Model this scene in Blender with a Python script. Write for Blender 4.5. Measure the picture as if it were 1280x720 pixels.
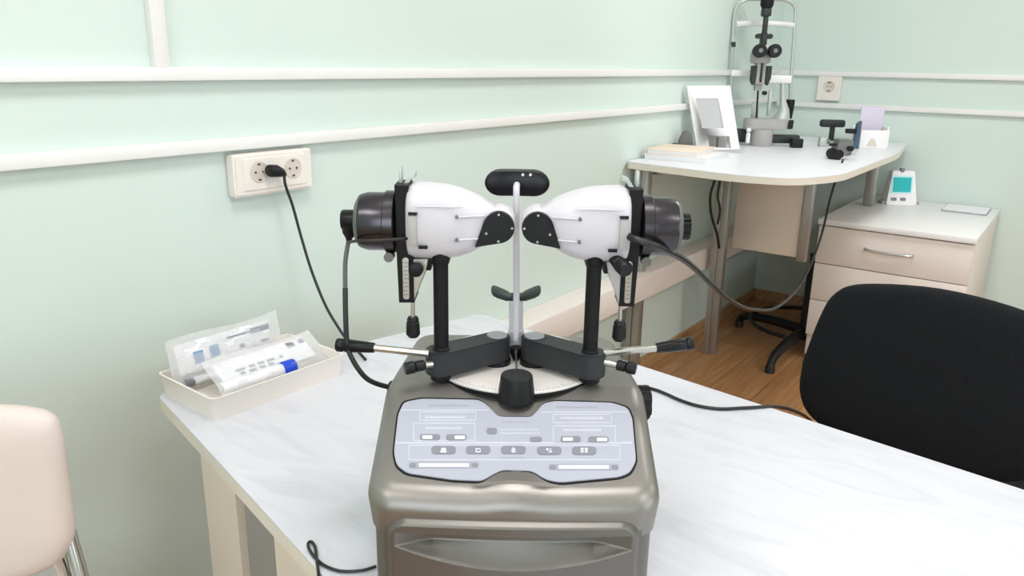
import bpy, bmesh, math, random
from mathutils import Vector, Matrix
random.seed(4)
for o in list(bpy.data.objects): bpy.data.objects.remove(o)
S = bpy.context.scene; C = S.collection; PI = math.pi
# ------------------------------------------------------------------ camera
F_PX = 970.0
PSI = 0.6317584                                        # heading of the camera, left of +Y
CAMH = 1.34
PITCH, ROLL = 0.28446, 0.01788
def cam_axes():
    cp, sp, cy, sy = math.cos(PITCH), math.sin(PITCH), math.cos(PSI), math.sin(PSI)
    F = Vector((-sy*cp, cy*cp, -sp)); R = Vector((cy, sy, 0)); U = R.cross(F)
    c, s = math.cos(ROLL), math.sin(ROLL)
    return c*R + s*U, -s*R + c*U, F
AR, AU, AF = cam_axes()
EX = Vector((math.cos(PSI), math.sin(PSI), 0)); EY = Vector((-math.sin(PSI), math.cos(PSI), 0))
cd = bpy.data.cameras.new('camera'); cam = bpy.data.objects.new('camera', cd); C.objects.link(cam)
cd.sensor_width = 36; cd.lens = F_PX/1280*36; cd.clip_start = 0.02
M = Matrix((AR, AU, -AF)).transposed().to_4x4(); M.translation = (0, 0, CAMH); cam.matrix_world = M
S.camera = cam
# ------------------------------------------------------------------ light and exposure
S.view_settings.view_transform = 'Standard'; S.view_settings.look = 'None'
S.view_settings.gamma = 1; S.view_settings.use_curve_mapping = False
S.view_settings.exposure = -0.13
W = bpy.data.worlds.new('world'); S.world = W; W.use_nodes = True
W.node_tree.nodes['Background'].inputs[0].default_value = (0.85, 0.93, 1, 1)
W.node_tree.nodes['Background'].inputs[1].default_value = 0.3
PANEL_W = 16.0
PANELS = [(-0.35, 0.6), (-0.35, 2.9), (1.5, 0.6), (1.5, 2.9), (-0.5, -1.0)]
RIGHT_FILL_W = 15.0
FRONT_FILL_W = 34.0
def area(name, loc, rot, sx, sy, w, col):
    l = bpy.data.lights.new(name, 'AREA'); l.shape = 'RECTANGLE'; l.size = sx; l.size_y = sy; l.energy = w; l.color = col
    o = bpy.data.objects.new(name, l); o.location = loc; o.rotation_euler = rot; C.objects.link(o)
for (x, y) in PANELS: area('ceiling_lamp_light', (x, y, 2.66), (0, 0, 0), 0.58, 0.58, PANEL_W*(1.25 if y > 2 else 0.97), (0.98, 0.975, 0.985))
area('fill_light', (2.72, 1.2, 1.55), (0, PI/2, 0), 1.3, 2.0, RIGHT_FILL_W, (0.86, 0.93, 1))  # added fill lamp at the unseen right wall, to lighten the room
area('fill_light', (1.2, -1.82, 1.55), (PI/2, 0, PI), 1.9, 1.3, FRONT_FILL_W, (0.9, 0.95, 1))  # added fill lamp behind the camera, brightens instrument front and cream chair

# ------------------------------------------------------------------ materials
def srgb(r, g, b):
    f = lambda c: (c/12.92 if c <= 0.04045 else ((c+0.055)/1.055)**2.4)
    return (f(r/255), f(g/255), f(b/255), 1)
def mat(name, col, rough=0.5, metal=0.0, noise=0.0, nscale=8.0, bump=0.0, bscale=200.0, emit=None, alpha=None, trans=0, coat=0, spec=None, stretch=(1, 1, 1)):
    m = bpy.data.materials.new(name); m.use_nodes = True; nt = m.node_tree; b = nt.nodes['Principled BSDF']
    b.inputs['Base Color'].default_value = col; b.inputs['Roughness'].default_value = rough; b.inputs['Metallic'].default_value = metal
    if spec is not None: b.inputs['Specular IOR Level'].default_value = spec
    if coat: b.inputs['Coat Weight'].default_value = coat
    if trans: b.inputs['Transmission Weight'].default_value = trans
    if alpha is not None: b.inputs['Alpha'].default_value = alpha
    tc = nt.nodes.new('ShaderNodeTexCoord'); mp = nt.nodes.new('ShaderNodeMapping'); mp.inputs['Scale'].default_value = stretch
    nt.links.new(tc.outputs['Object'], mp.inputs['Vector'])
    n = nt.nodes.new('ShaderNodeTexNoise'); n.inputs['Scale'].default_value = nscale; n.inputs['Detail'].default_value = 6
    nt.links.new(mp.outputs[0], n.inputs['Vector'])
    r = nt.nodes.new('ShaderNodeValToRGB'); k = max(noise, 0.012)
    r.color_ramp.elements[0].position = 0.3; r.color_ramp.elements[1].position = 0.7
    r.color_ramp.elements[0].color = tuple(c*(1-k) for c in col[:3])+(1,); r.color_ramp.elements[1].color = tuple(min(1, c*(1+k*0.6)) for c in col[:3])+(1,)
    nt.links.new(n.outputs['Fac'], r.inputs[0]); nt.links.new(r.outputs[0], b.inputs['Base Color'])
    if bump:
        n2 = nt.nodes.new('ShaderNodeTexNoise'); n2.inputs['Scale'].default_value = bscale; nt.links.new(tc.outputs['Object'], n2.inputs['Vector'])
        bp = nt.nodes.new('ShaderNodeBump'); bp.inputs['Strength'].default_value = bump; bp.inputs['Distance'].default_value = 0.002
        nt.links.new(n2.outputs['Fac'], bp.inputs['Height']); nt.links.new(bp.outputs[0], b.inputs['Normal'])
    if emit:
        b.inputs['Emission Color'].default_value = col; b.inputs['Emission Strength'].default_value = emit
    return m
def wood(name, c1, c2, scale, axis='Y', plank=None, rough=0.35):
    m = bpy.data.materials.new(name); m.use_nodes = True; nt = m.node_tree; b = nt.nodes['Principled BSDF']; b.inputs['Roughness'].default_value = rough
    tc = nt.nodes.new('ShaderNodeTexCoord'); mp = nt.nodes.new('ShaderNodeMapping')
    mp.inputs['Scale'].default_value = (14, 1.2, 14) if axis == 'Y' else (1.2, 14, 14)
    nt.links.new(tc.outputs['Object'], mp.inputs['Vector'])
    n = nt.nodes.new('ShaderNodeTexNoise'); n.inputs['Scale'].default_value = scale; n.inputs['Detail'].default_value = 8; n.inputs['Distortion'].default_value = 0.8
    nt.links.new(mp.outputs[0], n.inputs['Vector'])
    r = nt.nodes.new('ShaderNodeValToRGB'); r.color_ramp.elements[0].position = 0.3; r.color_ramp.elements[1].position = 0.72
    r.color_ramp.elements[0].color = c1; r.color_ramp.elements[1].color = c2; nt.links.new(n.outputs['Fac'], r.inputs[0])
    out = r.outputs[0]
    if plank:
        br = nt.nodes.new('ShaderNodeTexBrick'); br.inputs['Scale'].default_value = 1; br.inputs['Brick Width'].default_value = plank[0]; br.inputs['Row Height'].default_value = plank[1]
        br.inputs['Mortar Size'].default_value = 0.0025; br.inputs['Color1'].default_value = (1, 1, 1, 1); br.inputs['Color2'].default_value = (0.84, 0.8, 0.76, 1); br.inputs['Mortar'].default_value = (0.5, 0.4, 0.3, 1)
        m2 = nt.nodes.new('ShaderNodeMapping'); m2.inputs['Rotation'].default_value = (0, 0, PI/2 if axis == 'Y' else 0); nt.links.new(tc.outputs['Object'], m2.inputs['Vector']); nt.links.new(m2.outputs[0], br.inputs['Vector'])
        mx = nt.nodes.new('ShaderNodeMixRGB'); mx.blend_type = 'MULTIPLY'; mx.inputs[0].default_value = 1
        nt.links.new(out, mx.inputs[1]); nt.links.new(br.outputs['Color'], mx.inputs[2]); out = mx.outputs[0]
    nt.links.new(out, b.inputs['Base Color'])
    return m
def marble(name):
    m = mat(name, srgb(236, 236, 240), 0.33); nt = m.node_tree; b = nt.nodes['Principled BSDF']
    tc = nt.nodes.new('ShaderNodeTexCoord'); mp = nt.nodes.new('ShaderNodeMapping'); mp.inputs['Rotation'].default_value = (0, 0, 0.5); mp.inputs['Scale'].default_value = (2.0, 7, 1)
    nt.links.new(tc.outputs['Object'], mp.inputs['Vector'])
    n = nt.nodes.new('ShaderNodeTexNoise'); n.inputs['Scale'].default_value = 2.2; n.inputs['Detail'].default_value = 9; n.inputs['Distortion'].default_value = 1.5
    nt.links.new(mp.outputs[0], n.inputs['Vector'])
    r = nt.nodes.new('ShaderNodeValToRGB'); e = r.color_ramp.elements
    e[0].position = 0.28; e[0].color = srgb(205, 205, 213); e[1].position = 0.52; e[1].color = srgb(217, 217, 223)
    nt.links.new(n.outputs['Fac'], r.inputs[0]); nt.links.new(r.outputs[0], b.inputs['Base Color'])
    return m
K = {}
K['wall'] = mat('mint_wall_paint', srgb(214, 227, 220), 0.85, noise=0.02, nscale=1.5, bump=0.08, bscale=90)
K['ceil'] = mat('ceiling_paint', srgb(240, 240, 236), 0.9)
K['floor'] = wood('floor_laminate', srgb(160, 114, 72), srgb(200, 152, 104), 2.2, 'Y', (1.2, 0.19))
K['base'] = wood('baseboard_wood', srgb(158, 118, 78), srgb(196, 156, 112), 3, 'Y')
K['trim'] = mat('white_trim_plastic', srgb(240, 238, 236), 0.45)
K['box'] = mat('duct_panel', srgb(236, 226, 220), 0.55)
K['marble'] = marble('pale_marble_laminate')
K['edge'] = mat('cream_edge_band', srgb(232, 224, 210), 0.5)
K['cream'] = mat('cream_board', srgb(228, 216, 200), 0.5, noise=0.03, stretch=(1, 1, 0.2))
K['cab'] = mat('pale_cabinet_board', srgb(236, 226, 218), 0.5, noise=0.02)
K['cabtop'] = mat('white_cabinet_top', srgb(240, 238, 238), 0.4)
K['desk'] = mat('white_desk_laminate', srgb(238, 238, 242), 0.35)
K['alu'] = mat('aluminium_leg', srgb(176, 174, 170), 0.38, 0.75)
K['greypaint'] = mat('grey_painted_leg', srgb(150, 146, 140), 0.5)
K['black'] = mat('black_plastic', srgb(14, 15, 17), 0.45, spec=0.35)
K['blackm'] = mat('black_matt', srgb(10, 10, 11), 0.55, spec=0.3)
K['blackg'] = mat('black_gloss', srgb(14, 15, 19), 0.36, spec=0.3)
K['rubber'] = mat('black_cable_rubber', srgb(28, 29, 30), 0.45)
K['greycable'] = mat('grey_cable', srgb(96, 98, 96), 0.45)
K['fabric'] = mat('black_fabric', srgb(25, 27, 30), 0.95, noise=0.3, nscale=260, bump=0.6, bscale=700, spec=0.2)
K['cream_leather'] = mat('cream_leatherette', srgb(222, 208, 200), 0.5, bump=0.12, bscale=160)
K['chrome'] = mat('chrome', srgb(205, 205, 205), 0.15, 1.0)
K['steel'] = mat('brushed_steel', srgb(200, 197, 190), 0.3, 1.0)
K['darksteel'] = mat('dark_steel', srgb(120, 120, 118), 0.35, 0.9)
K['shell'] = mat('glossy_white_shell', srgb(207, 203, 209), 0.35, coat=0.1)
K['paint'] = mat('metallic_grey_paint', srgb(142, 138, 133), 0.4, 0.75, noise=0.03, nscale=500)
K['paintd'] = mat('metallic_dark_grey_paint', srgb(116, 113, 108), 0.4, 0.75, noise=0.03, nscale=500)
K['gun'] = mat('gunmetal_drum', srgb(74, 71, 76), 0.26, 0.85)
K['gunring'] = mat('grey_green_ring', srgb(100, 104, 100), 0.5, 0.2)
K['armgrey'] = mat('charcoal_arm', srgb(38, 40, 44), 0.5)
K['disc'] = mat('white_scale_disc', srgb(232, 226, 220), 0.45)
K['ink'] = mat('grey_print', srgb(128, 130, 136), 0.6)
K['inkl'] = mat('pale_print', srgb(158, 160, 170), 0.6)
K['inkw'] = mat('white_print', srgb(225, 225, 232), 0.5)
K['panel'] = mat('lavender_grey_film', srgb(172, 174, 186), 0.4)
K['linep'] = mat('faint_print', srgb(196, 197, 208), 0.5)
K['btn'] = mat('grey_button', srgb(132, 133, 142), 0.4)
K['ivory'] = mat('ivory_plastic', srgb(238, 230, 222), 0.4)
K['ivoryd'] = mat('ivory_recess', srgb(214, 204, 192), 0.45)
K['brass'] = mat('contact_metal', srgb(110, 95, 78), 0.4, 0.6)
K['traym'] = mat('warm_white_tray', srgb(240, 232, 224), 0.4)
K['film'] = mat('clear_bag_film', srgb(240, 240, 240), 0.22, alpha=0.33, bump=1.0, bscale=40)
K['paperw'] = mat('white_paper', srgb(242, 242, 244), 0.6)
K['blue'] = mat('bright_blue_cap', srgb(20, 70, 205), 0.35)
K['bluep'] = mat('pale_blue_print', srgb(130, 165, 200), 0.5)
K['greycap'] = mat('grey_cap', srgb(120, 122, 130), 0.4)
K['sgrey'] = mat('slit_lamp_grey', srgb(172, 168, 166), 0.45)
K['capgrey'] = mat('satin_grey_cap', srgb(170, 172, 176), 0.4, 0.2)
K['sdark'] = mat('slit_lamp_dark_green', srgb(32, 43, 40), 0.5)
K['slight'] = mat('pale_tube', srgb(186, 192, 188), 0.35, 0.3)
K['white'] = mat('white_plastic', srgb(242, 240, 240), 0.4)
K['screen'] = mat('grey_lightbox_face', srgb(196, 196, 198), 0.4)
K['cyan'] = mat('turquoise_lcd', srgb(20, 180, 185), 0.3)
K['cyanf'] = mat('pale_cyan_frame', srgb(200, 240, 246), 0.4)
K['peach'] = mat('peach_cover', srgb(244, 224, 206), 0.6)
K['lilac'] = mat('lilac_card', srgb(214, 206, 224), 0.5)
K['lamp'] = mat('led_panel', (1, 0.98, 0.95, 1), 0.5, emit=1.5)
K['fillpane'] = mat('glowing_fill_pane', (0.86, 0.93, 1, 1), 0.2, emit=1.0)  # glowing pane for the two added, unseen windows
K['deskblue'] = mat('slate_blue_plastic', srgb(60, 84, 104), 0.4)

# ------------------------------------------------------------------ mesh helpers (world or camera-heading frame coordinates)
def BM(): return bmesh.new()
def add_box(bm, lo, hi, bev=0.0, seg=2, R=None, c=None):
    t = bmesh.new(); r = bmesh.ops.create_cube(t, size=1)
    for v in t.verts: v.co = Vector(((lo[0]+hi[0])/2+v.co.x*(hi[0]-lo[0]), (lo[1]+hi[1])/2+v.co.y*(hi[1]-lo[1]), (lo[2]+hi[2])/2+v.co.z*(hi[2]-lo[2])))
    if bev: bmesh.ops.bevel(t, geom=t.edges[:], offset=bev, segments=seg, affect='EDGES', profile=0.5, clamp_overlap=True)
    if R is not None:
        c = Vector(c) if c is not None else (Vector(lo)+Vector(hi))/2
        for v in t.verts: v.co = R @ (v.co-c) + c
    join(bm, t); return bm
def join(bm, t):
    t.verts.index_update()
    mp = [bm.verts.new(v.co) for v in t.verts]
    for f in t.faces:
        try: bm.faces.new([mp[v.index] for v in f.verts])
        except ValueError: pass
    t.free()
def frame_of(d):
    d = d.normalized(); a = Vector((0, 0, 1)) if abs(d.z) < 0.9 else Vector((1, 0, 0))
    u = d.cross(a).normalized(); return u, d.cross(u).normalized(), d
def add_lathe(bm, p0, p1, prof, n=24):
    """prof: list of (t along p0->p1 in metres or fraction*len, radius); closed with caps"""
    p0 = Vector(p0); p1 = Vector(p1); L = (p1-p0).length; u, w, d = frame_of(p1-p0); rings = []
    for t, r in prof:
        c = p0 + d*t*L
        rings.append([bm.verts.new(c + (u*math.cos(a)+w*math.sin(a))*max(r, 1e-5)) for a in (2*PI*i/n for i in range(n))])
    for a, b in zip(rings, rings[1:]):
        for i in range(n): bm.faces.new((a[i], a[(i+1) % n], b[(i+1) % n], b[i]))
    bm.faces.new(rings[0][::-1]); bm.faces.new(rings[-1]); return bm
def add_cyl(bm, p0, p1, r0, r1=None, n=20, ch=0.0):
    r1 = r0 if r1 is None else r1
    if ch:
        L = (Vector(p1)-Vector(p0)).length; k = min(0.3, ch/L)
        return add_lathe(bm, p0, p1, [(0, r0-ch), (k*0.3, r0-ch*0.3), (k, r0), (1-k, r1), (1-k*0.3, r1-ch*0.3), (1, r1-ch)], n)
    return add_lathe(bm, p0, p1, [(0, r0), (1, r1)], n)
def smooth_path(pts, sub=8):
    P = [Vector(p) for p in pts]; P = [P[0]*2-P[1]] + P + [P[-1]*2-P[-2]]; out = []
    for i in range(1, len(P)-2):
        a, b, c, d = P[i-1], P[i], P[i+1], P[i+2]
        for k in range(sub):
            t = k/sub; out.append(0.5*((2*b)+(c-a)*t+(2*a-5*b+4*c-d)*t*t+(3*b-a-3*c+d)*t**3))
    out.append(P[-2]); return out
def add_tube(bm, pts, r, n=10, sub=8, closed=False, smooth=True):
    P = smooth_path(pts, sub) if smooth else [Vector(p) for p in pts]
    rings = []; pu = None
    for i, p in enumerate(P):
        d = (P[min(i+1, len(P)-1)]-P[max(i-1, 0)]).normalized()
        if pu is None: u, w, _ = frame_of(d)
        else:
            u = (pu - d*pu.dot(d)).normalized(); w = d.cross(u)
        pu = u; rr = r(i/(len(P)-1)) if callable(r) else r
        rings.append([bm.verts.new(p+(u*math.cos(a)+w*math.sin(a))*rr) for a in (2*PI*k/n for k in range(n))])
    for a, b in zip(rings, rings[1:]):
        for i in range(n): bm.faces.new((a[i], a[(i+1) % n], b[(i+1) % n], b[i]))
    bm.faces.new(rings[0][::-1]); bm.faces.new(rings[-1]); return bm
def add_prism(bm, poly, axis, d0, d1, bev=0.0, seg=2):
    """poly: 2D points. axis 'x': (y,z) swept in x; 'y': (x,z) swept in y; 'z': (x,y) swept in z"""
    t = bmesh.new()
    def P(a, b, d): return {'x': (d, a, b), 'y': (a, d, b), 'z': (a, b, d)}[axis]
    A = [t.verts.new(P(a, b, d0)) for a, b in poly]; B = [t.verts.new(P(a, b, d1)) for a, b in poly]; n = len(poly)
    f0 = t.faces.new(A[::-1]); f1 = t.faces.new(B)
    for i in range(n): t.faces.new((A[i], A[(i+1) % n], B[(i+1) % n], B[i]))
    bmesh.ops.recalc_face_normals(t, faces=t.faces[:])
    if bev: bmesh.ops.bevel(t, geom=list(f0.edges)+list(f1.edges), offset=bev, segments=seg, affect='EDGES', clamp_overlap=True)
    join(bm, t); return bm
def rounded(poly, r, n=5):
    out = []; N = len(poly)
    for i in range(N):
        p = Vector(poly[i]).to_2d(); a = Vector(poly[i-1]).to_2d(); b = Vector(poly[(i+1) % N]).to_2d()
        rr = r[i] if isinstance(r, (list, tuple)) else r
        da = (a-p); db = (b-p); rr = min(rr, da.length*0.45, db.length*0.45)
        s = p+da.normalized()*rr; e = p+db.normalized()*rr
        if rr < 1e-6: out.append(tuple(p)); continue
        for k in range(n+1):
            t = k/n; q = s*(1-t)**2+p*2*t*(1-t)+e*t*t; out.append(tuple(q))
    return out
def rrect(x0, y0, x1, y1, r, n=5): return rounded([(x0, y0), (x1, y0), (x1, y1), (x0, y1)], r, n)

def finish(name, bm, m, smooth=True, ang=35):
    bmesh.ops.remove_doubles(bm, verts=bm.verts[:], dist=1e-6)
    bmesh.ops.recalc_face_normals(bm, faces=bm.faces[:])
    me = bpy.data.meshes.new(name); bm.to_mesh(me); bm.free(); me.materials.append(m)
    if smooth:
        me.polygons.foreach_set('use_smooth', [True]*len(me.polygons))
        try: me.set_sharp_from_angle(angle=math.radians(ang))
        except Exception: pass
    o = bpy.data.objects.new(name, me); C.objects.link(o); return o
class Thing:
    """An Empty at the thing's base; parts are built in frame coordinates (origin at the camera's foot, turned by rot)."""
    def __init__(s, name, label, cat, origin, rot=0.0, group=None):
        o = bpy.data.objects.new(name, None); C.objects.link(o); s.root = o; s.org = Vector(origin); s.rot = rot
        o.location = Matrix.Rotation(rot, 3, 'Z') @ s.org; o.rotation_euler = (0, 0, rot); o.empty_display_size = 0.05
        o['label'] = label; o['category'] = cat
        if group: o['group'] = group
    def p(s, name, bm, m, parent=None, label=None, smooth=True, ang=35):
        for v in bm.verts: v.co -= s.org
        o = finish(name, bm, m, smooth, ang); o.parent = parent or s.root
        if label: o['label'] = label
        return o
def single(name, bm, m, label, cat, origin, rot=0.0, group=None, ang=35):
    org = Vector(origin)
    for v in bm.verts: v.co -= org
    o = finish(name, bm, m, True, ang); o.location = Matrix.Rotation(rot, 3, 'Z') @ org; o.rotation_euler = (0, 0, rot)
    o['label'] = label; o['category'] = cat
    if group: o['group'] = group
    return o
def struct(name, bm, m, parent=None):
    o = finish(name, bm, m)
    if parent: o.parent = parent
    else: o['kind'] = 'structure'
    return o
def ray(px, py): return AR*((px-640)/F_PX) - AU*((py-360)/F_PX) + AF
def at(px, py, Y):
    """measured point at distance Y ahead of the camera, in the camera-heading frame (x right, y ahead, z up from the floor)"""
    d = ray(px, py); t = Y/d.dot(EY); return Vector((d.dot(EX)*t, Y, CAMH+d.z*t))
def onz(px, py, z, world=False):
    d = ray(px, py); t = (z-CAMH)/d.z; p = d*t
    return Vector((p.x, p.y, z)) if world else Vector((p.dot(EX), p.dot(EY), z))
def onx(px, py, x):
    d = ray(px, py); t = x/d.x; return Vector((x, d.y*t, CAMH+d.z*t))
def ony(px, py, y):
    d = ray(px, py); t = y/d.y; return Vector((d.x*t, y, CAMH+d.z*t))
def c2w(p): return EX*p[0]+EY*p[1]+Vector((0, 0, p[2]))

# ================================================================== THE ROOM
XW, YW = -1.470, 4.462; XR, YF, ZC = 2.8, -1.9, 2.7
struct('floor', add_box(BM(), (XW-0.1, YF-0.1, -0.1), (XR+0.1, YW+0.1, 0)), K['floor'])
struct('ceiling', add_box(BM(), (XW-0.1, YF-0.1, ZC), (XR+0.1, YW+0.1, ZC+0.1)), K['ceil'])
struct('wall_left', add_box(BM(), (XW-0.1, YF-0.1, 0), (XW, YW+0.1, ZC)), K['wall'])
struct('wall_back', add_box(BM(), (XW, YW, 0), (XR+0.1, YW+0.1, ZC)), K['wall'])
wq = BM(); fx0, fx1 = 0.25, 2.15
add_box(wq, (XW, YF-0.1, 0), (XR+0.1, YF, 0.9)); add_box(wq, (XW, YF-0.1, 2.2), (XR+0.1, YF, ZC)); add_box(wq, (XW, YF-0.1, 0.9), (fx0, YF, 2.2)); add_box(wq, (fx1, YF-0.1, 0.9), (XR+0.1, YF, 2.2))
struct('wall_front', wq, K['wall'])
wf = BM()
for a, b in (((fx0, YF-.07, .9), (fx1, YF-.02, .95)), ((fx0, YF-.07, 2.15), (fx1, YF-.02, 2.2)), ((fx0, YF-.07, .9), (fx0+.05, YF-.02, 2.2)), ((fx1-.05, YF-.07, .9), (fx1, YF-.02, 2.2)), ((1.175, YF-.07, .9), (1.225, YF-.02, 2.2))): add_box(wf, a, b, 0.004)
wfo2 = struct('fill_window_2', wf, K['trim'])  # unseen window added behind the camera to go with the front fill lamp
struct('fill_window_pane', add_box(BM(), (fx0+.03, YF-.05, .93), (fx1-.03, YF-.04, 2.17)), K['fillpane'], wfo2)
wr = BM(); wy0, wy1, wz0, wz1 = 0.2, 2.2, 0.9, 2.2
add_box(wr, (XR, YF, 0), (XR+0.1, YW, wz0)); add_box(wr, (XR, YF, wz1), (XR+0.1, YW, ZC))
add_box(wr, (XR, YF, wz0), (XR+0.1, wy0, wz1)); add_box(wr, (XR, wy1, wz0), (XR+0.1, YW, wz1))
struct('wall_right', wr, K['wall'])
wf = BM()
for a, b in (((XR+0.02, wy0, wz0), (XR+0.07, wy1, wz0+0.05)), ((XR+0.02, wy0, wz1-0.05), (XR+0.07, wy1, wz1)), ((XR+0.02, wy0, wz0), (XR+0.07, wy0+0.05, wz1)), ((XR+0.02, wy1-0.05, wz0), (XR+0.07, wy1, wz1)), ((XR+0.02, 1.175, wz0), (XR+0.07, 1.225, wz1))): add_box(wf, a, b, 0.004)
wfo = struct('fill_window_1', wf, K['trim'])  # unseen window added in the right wall to go with its fill lamp
struct('fill_window_pane', add_box(BM(), (XR+0.04, wy0+0.03, wz0+0.03), (XR+0.05, wy1-0.03, wz1-0.03)), K['fillpane'], wfo)
# wooden baseboards
def baseboard(name, axis):
    prof = [(0, 0), (0.018, 0), (0.018, 0.045), (0.012, 0.06), (0, 0.062)]
    bm = BM()
    if axis == 'left': add_prism(bm, [(XW+a, b) for a, b in prof], 'y', YF, YW)
    else: add_prism(bm, [(YW-a, b) for a, b in prof], 'x', XW+0.018, XR)
    struct(name, bm, K['base'])
baseboard('baseboard_left', 'left'); baseboard('baseboard_back', 'back')
# wall cable ducts (white square-section trims)
def trimbar(name, lo, hi): struct(name, add_box(BM(), lo, hi, 0.002), K['trim'])
zu = 1.292; zl = 1.149; D = 0.022; Hh = 0.026
trimbar('trim_1', (XW, YF, zu), (XW+D, YW, zu+Hh))
trimbar('trim_2', (XW, YF, zl), (XW+D, YW, zl+Hh))
trimbar('trim_3', (XW+D, YW-D, zu), (XR, YW, zu+Hh))
trimbar('trim_4', (XW+D, YW-D, zl-0.022), (XR, YW, zl+Hh-0.022))
trimbar('trim_5', (XW, 0.828, zu+Hh), (XW+0.019, 0.858, ZC))
# boxed-in pipe duct along the left wall
struct('trim_6', add_box(BM(), (XW, 1.5, 0.41), (XW+0.11, YW, 0.515), 0.003), K['box'])
# ceiling panels
for (x, y) in PANELS:
    t = Thing('ceiling_light', 'square white ceiling light panel above the room', 'light', (x, y, ZC-0.03), 0, 'ceiling light panels')
    fr = BM()
    for a, b in (((-.31, -.31), (.31, -.285)), ((-.31, .285), (.31, .31)), ((-.31, -.285), (-.285, .285)), ((.285, -.285), (.31, .285))): add_box(fr, (x+a[0], y+a[1], ZC-0.03), (x+b[0], y+b[1], ZC))
    t.p('frame', fr, K['white']); t.p('diffuser', add_box(BM(), (x-.285, y-.285, ZC-0.02), (x+.285, y+.285, ZC-0.005)), K['lamp'])

# ================================================================== MAIN TABLE
TZ = 0.72; TT = 0.026
tb = Thing('table', 'pale marble-effect table carrying the large white and grey eye instrument', 'table', (-0.5, 0.9, 0))
corner = [(-1.348, 0.699), (0.42, 0.262), (0.86, 1.225), (-1.177, 1.472)]
tp = rounded(corner, [0.03, 0.02, 0.02, 0.03], 6)
top = tb.p('tabletop', add_prism(BM(), tp, 'z', TZ-0.003, TZ, 0.0008, 1), K['marble'])
tb.p('edge_band', add_prism(BM(), tp, 'z', TZ-TT, TZ-0.0031), K['edge'])
ed = (Vector(corner[1])-Vector(corner[0])).normalized(); en = Vector((-ed.y, ed.x))   # along the left edge / inward
def board(bm, s0, s1, inset, th, z0, z1):
    o = Vector(corner[0])
    q = [o+ed*s0+en*inset, o+ed*s1+en*inset, o+ed*s1+en*(inset+th), o+ed*s0+en*(inset+th)]
    return add_prism(bm, [tuple(v) for v in q], 'z', z0, z1, 0.001, 1)
tb.p('side_panel', board(BM(), 0.205, 0.365, 0.01, 0.022, 0, TZ-TT), K['cream'], label='cream end panel below the tabletop')
tb.p('leg', board(BM(), 0.385, 0.505, 0.016, 0.05, 0, TZ-TT), K['greypaint'], label='grey rectangular leg')
tb.p('side_panel', board(BM(), 0.51, 1.0, 0.012, 0.022, 0, TZ-TT), K['cream'], label='pinkish cream lower panel')
for (sx, sy) in ((1.55, 0.12), (1.55, 0.8), (0.3, 0.66)):
    o = Vector(corner[0])+ed*sx+en*sy
    tb.p('leg', add_box(BM(), (o.x-.03, o.y-.03, 0), (o.x+.03, o.y+.03, TZ-TT), 0.003), K['greypaint'])

# ================================================================== SYNOPTOPHORE (frame turned with PSI)
CX = 0.006
syn = Thing('synoptophore', 'large grey and white twin-tube eye-testing instrument standing on the marble table', 'medical instrument', (CX, 0.93, TZ), PSI)
SY0, SZ0, SY1, SZ1 = 0.742, 0.184, 0.892, 0.232
SL = (SZ1-SZ0)/(SY1-SY0)
def zt(x, y):
    if y >= SY1: z = SZ1
    else: z = SZ0+SL*(y-SY0)
    b = max(0, (y-(SY1-0.015))); 
    # raised saddle in front of the control panel notch
    k = max(0.0, 1-abs(x)/0.045); k = k*k*(3-2*k); q = max(0.0, 1-max(0, y-SY0)/0.022)
    return z + 0.004*k*q
def body_outline(hw_f, hw_b, y0, y1, rf, rb, bow, n=10):
    """right half from front centre to back centre, as (x,y) list"""
    pts = []
    def fy(x): return y0 - bow*(1-(x/hw_f)**2)
    m = 8
    for i in range(m+1):
        x = (hw_f-rf)*i/m; pts.append((x, fy(x)))
    c = (hw_f-rf, fy(hw_f-rf)+rf)
    for i in range(1, n+1):
        a = -PI/2+PI/2*i/n; pts.append((c[0]+rf*math.cos(a), c[1]+rf*math.sin(a)))
    ys = [y0+rf+0.01, SY1-0.03, SY1-0.01, SY1, SY1+0.01, SY1+0.05, y1-rb-0.02]
    for y in ys:
        if y > pts[-1][1]+0.002 and y < y1-rb:
            t = (y-y0-rf)/(y1-rb-y0-rf); 
            w = hw_f+(0.162-hw_f)*min(1, t*2) if t < 0.5 else 0.162+(hw_b-0.162)*(t-0.5)*2
            pts.append((w, y))
    c = (hw_b-rb, y1-rb)
    for i in range(0, n+1):
        a = PI/2*i/n; pts.append((c[0]+rb*math.cos(a), c[1]+rb*math.sin(a)))
    for i in range(1, 7): pts.append(((hw_b-rb)*(1-i/6), y1))
    return pts
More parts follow.
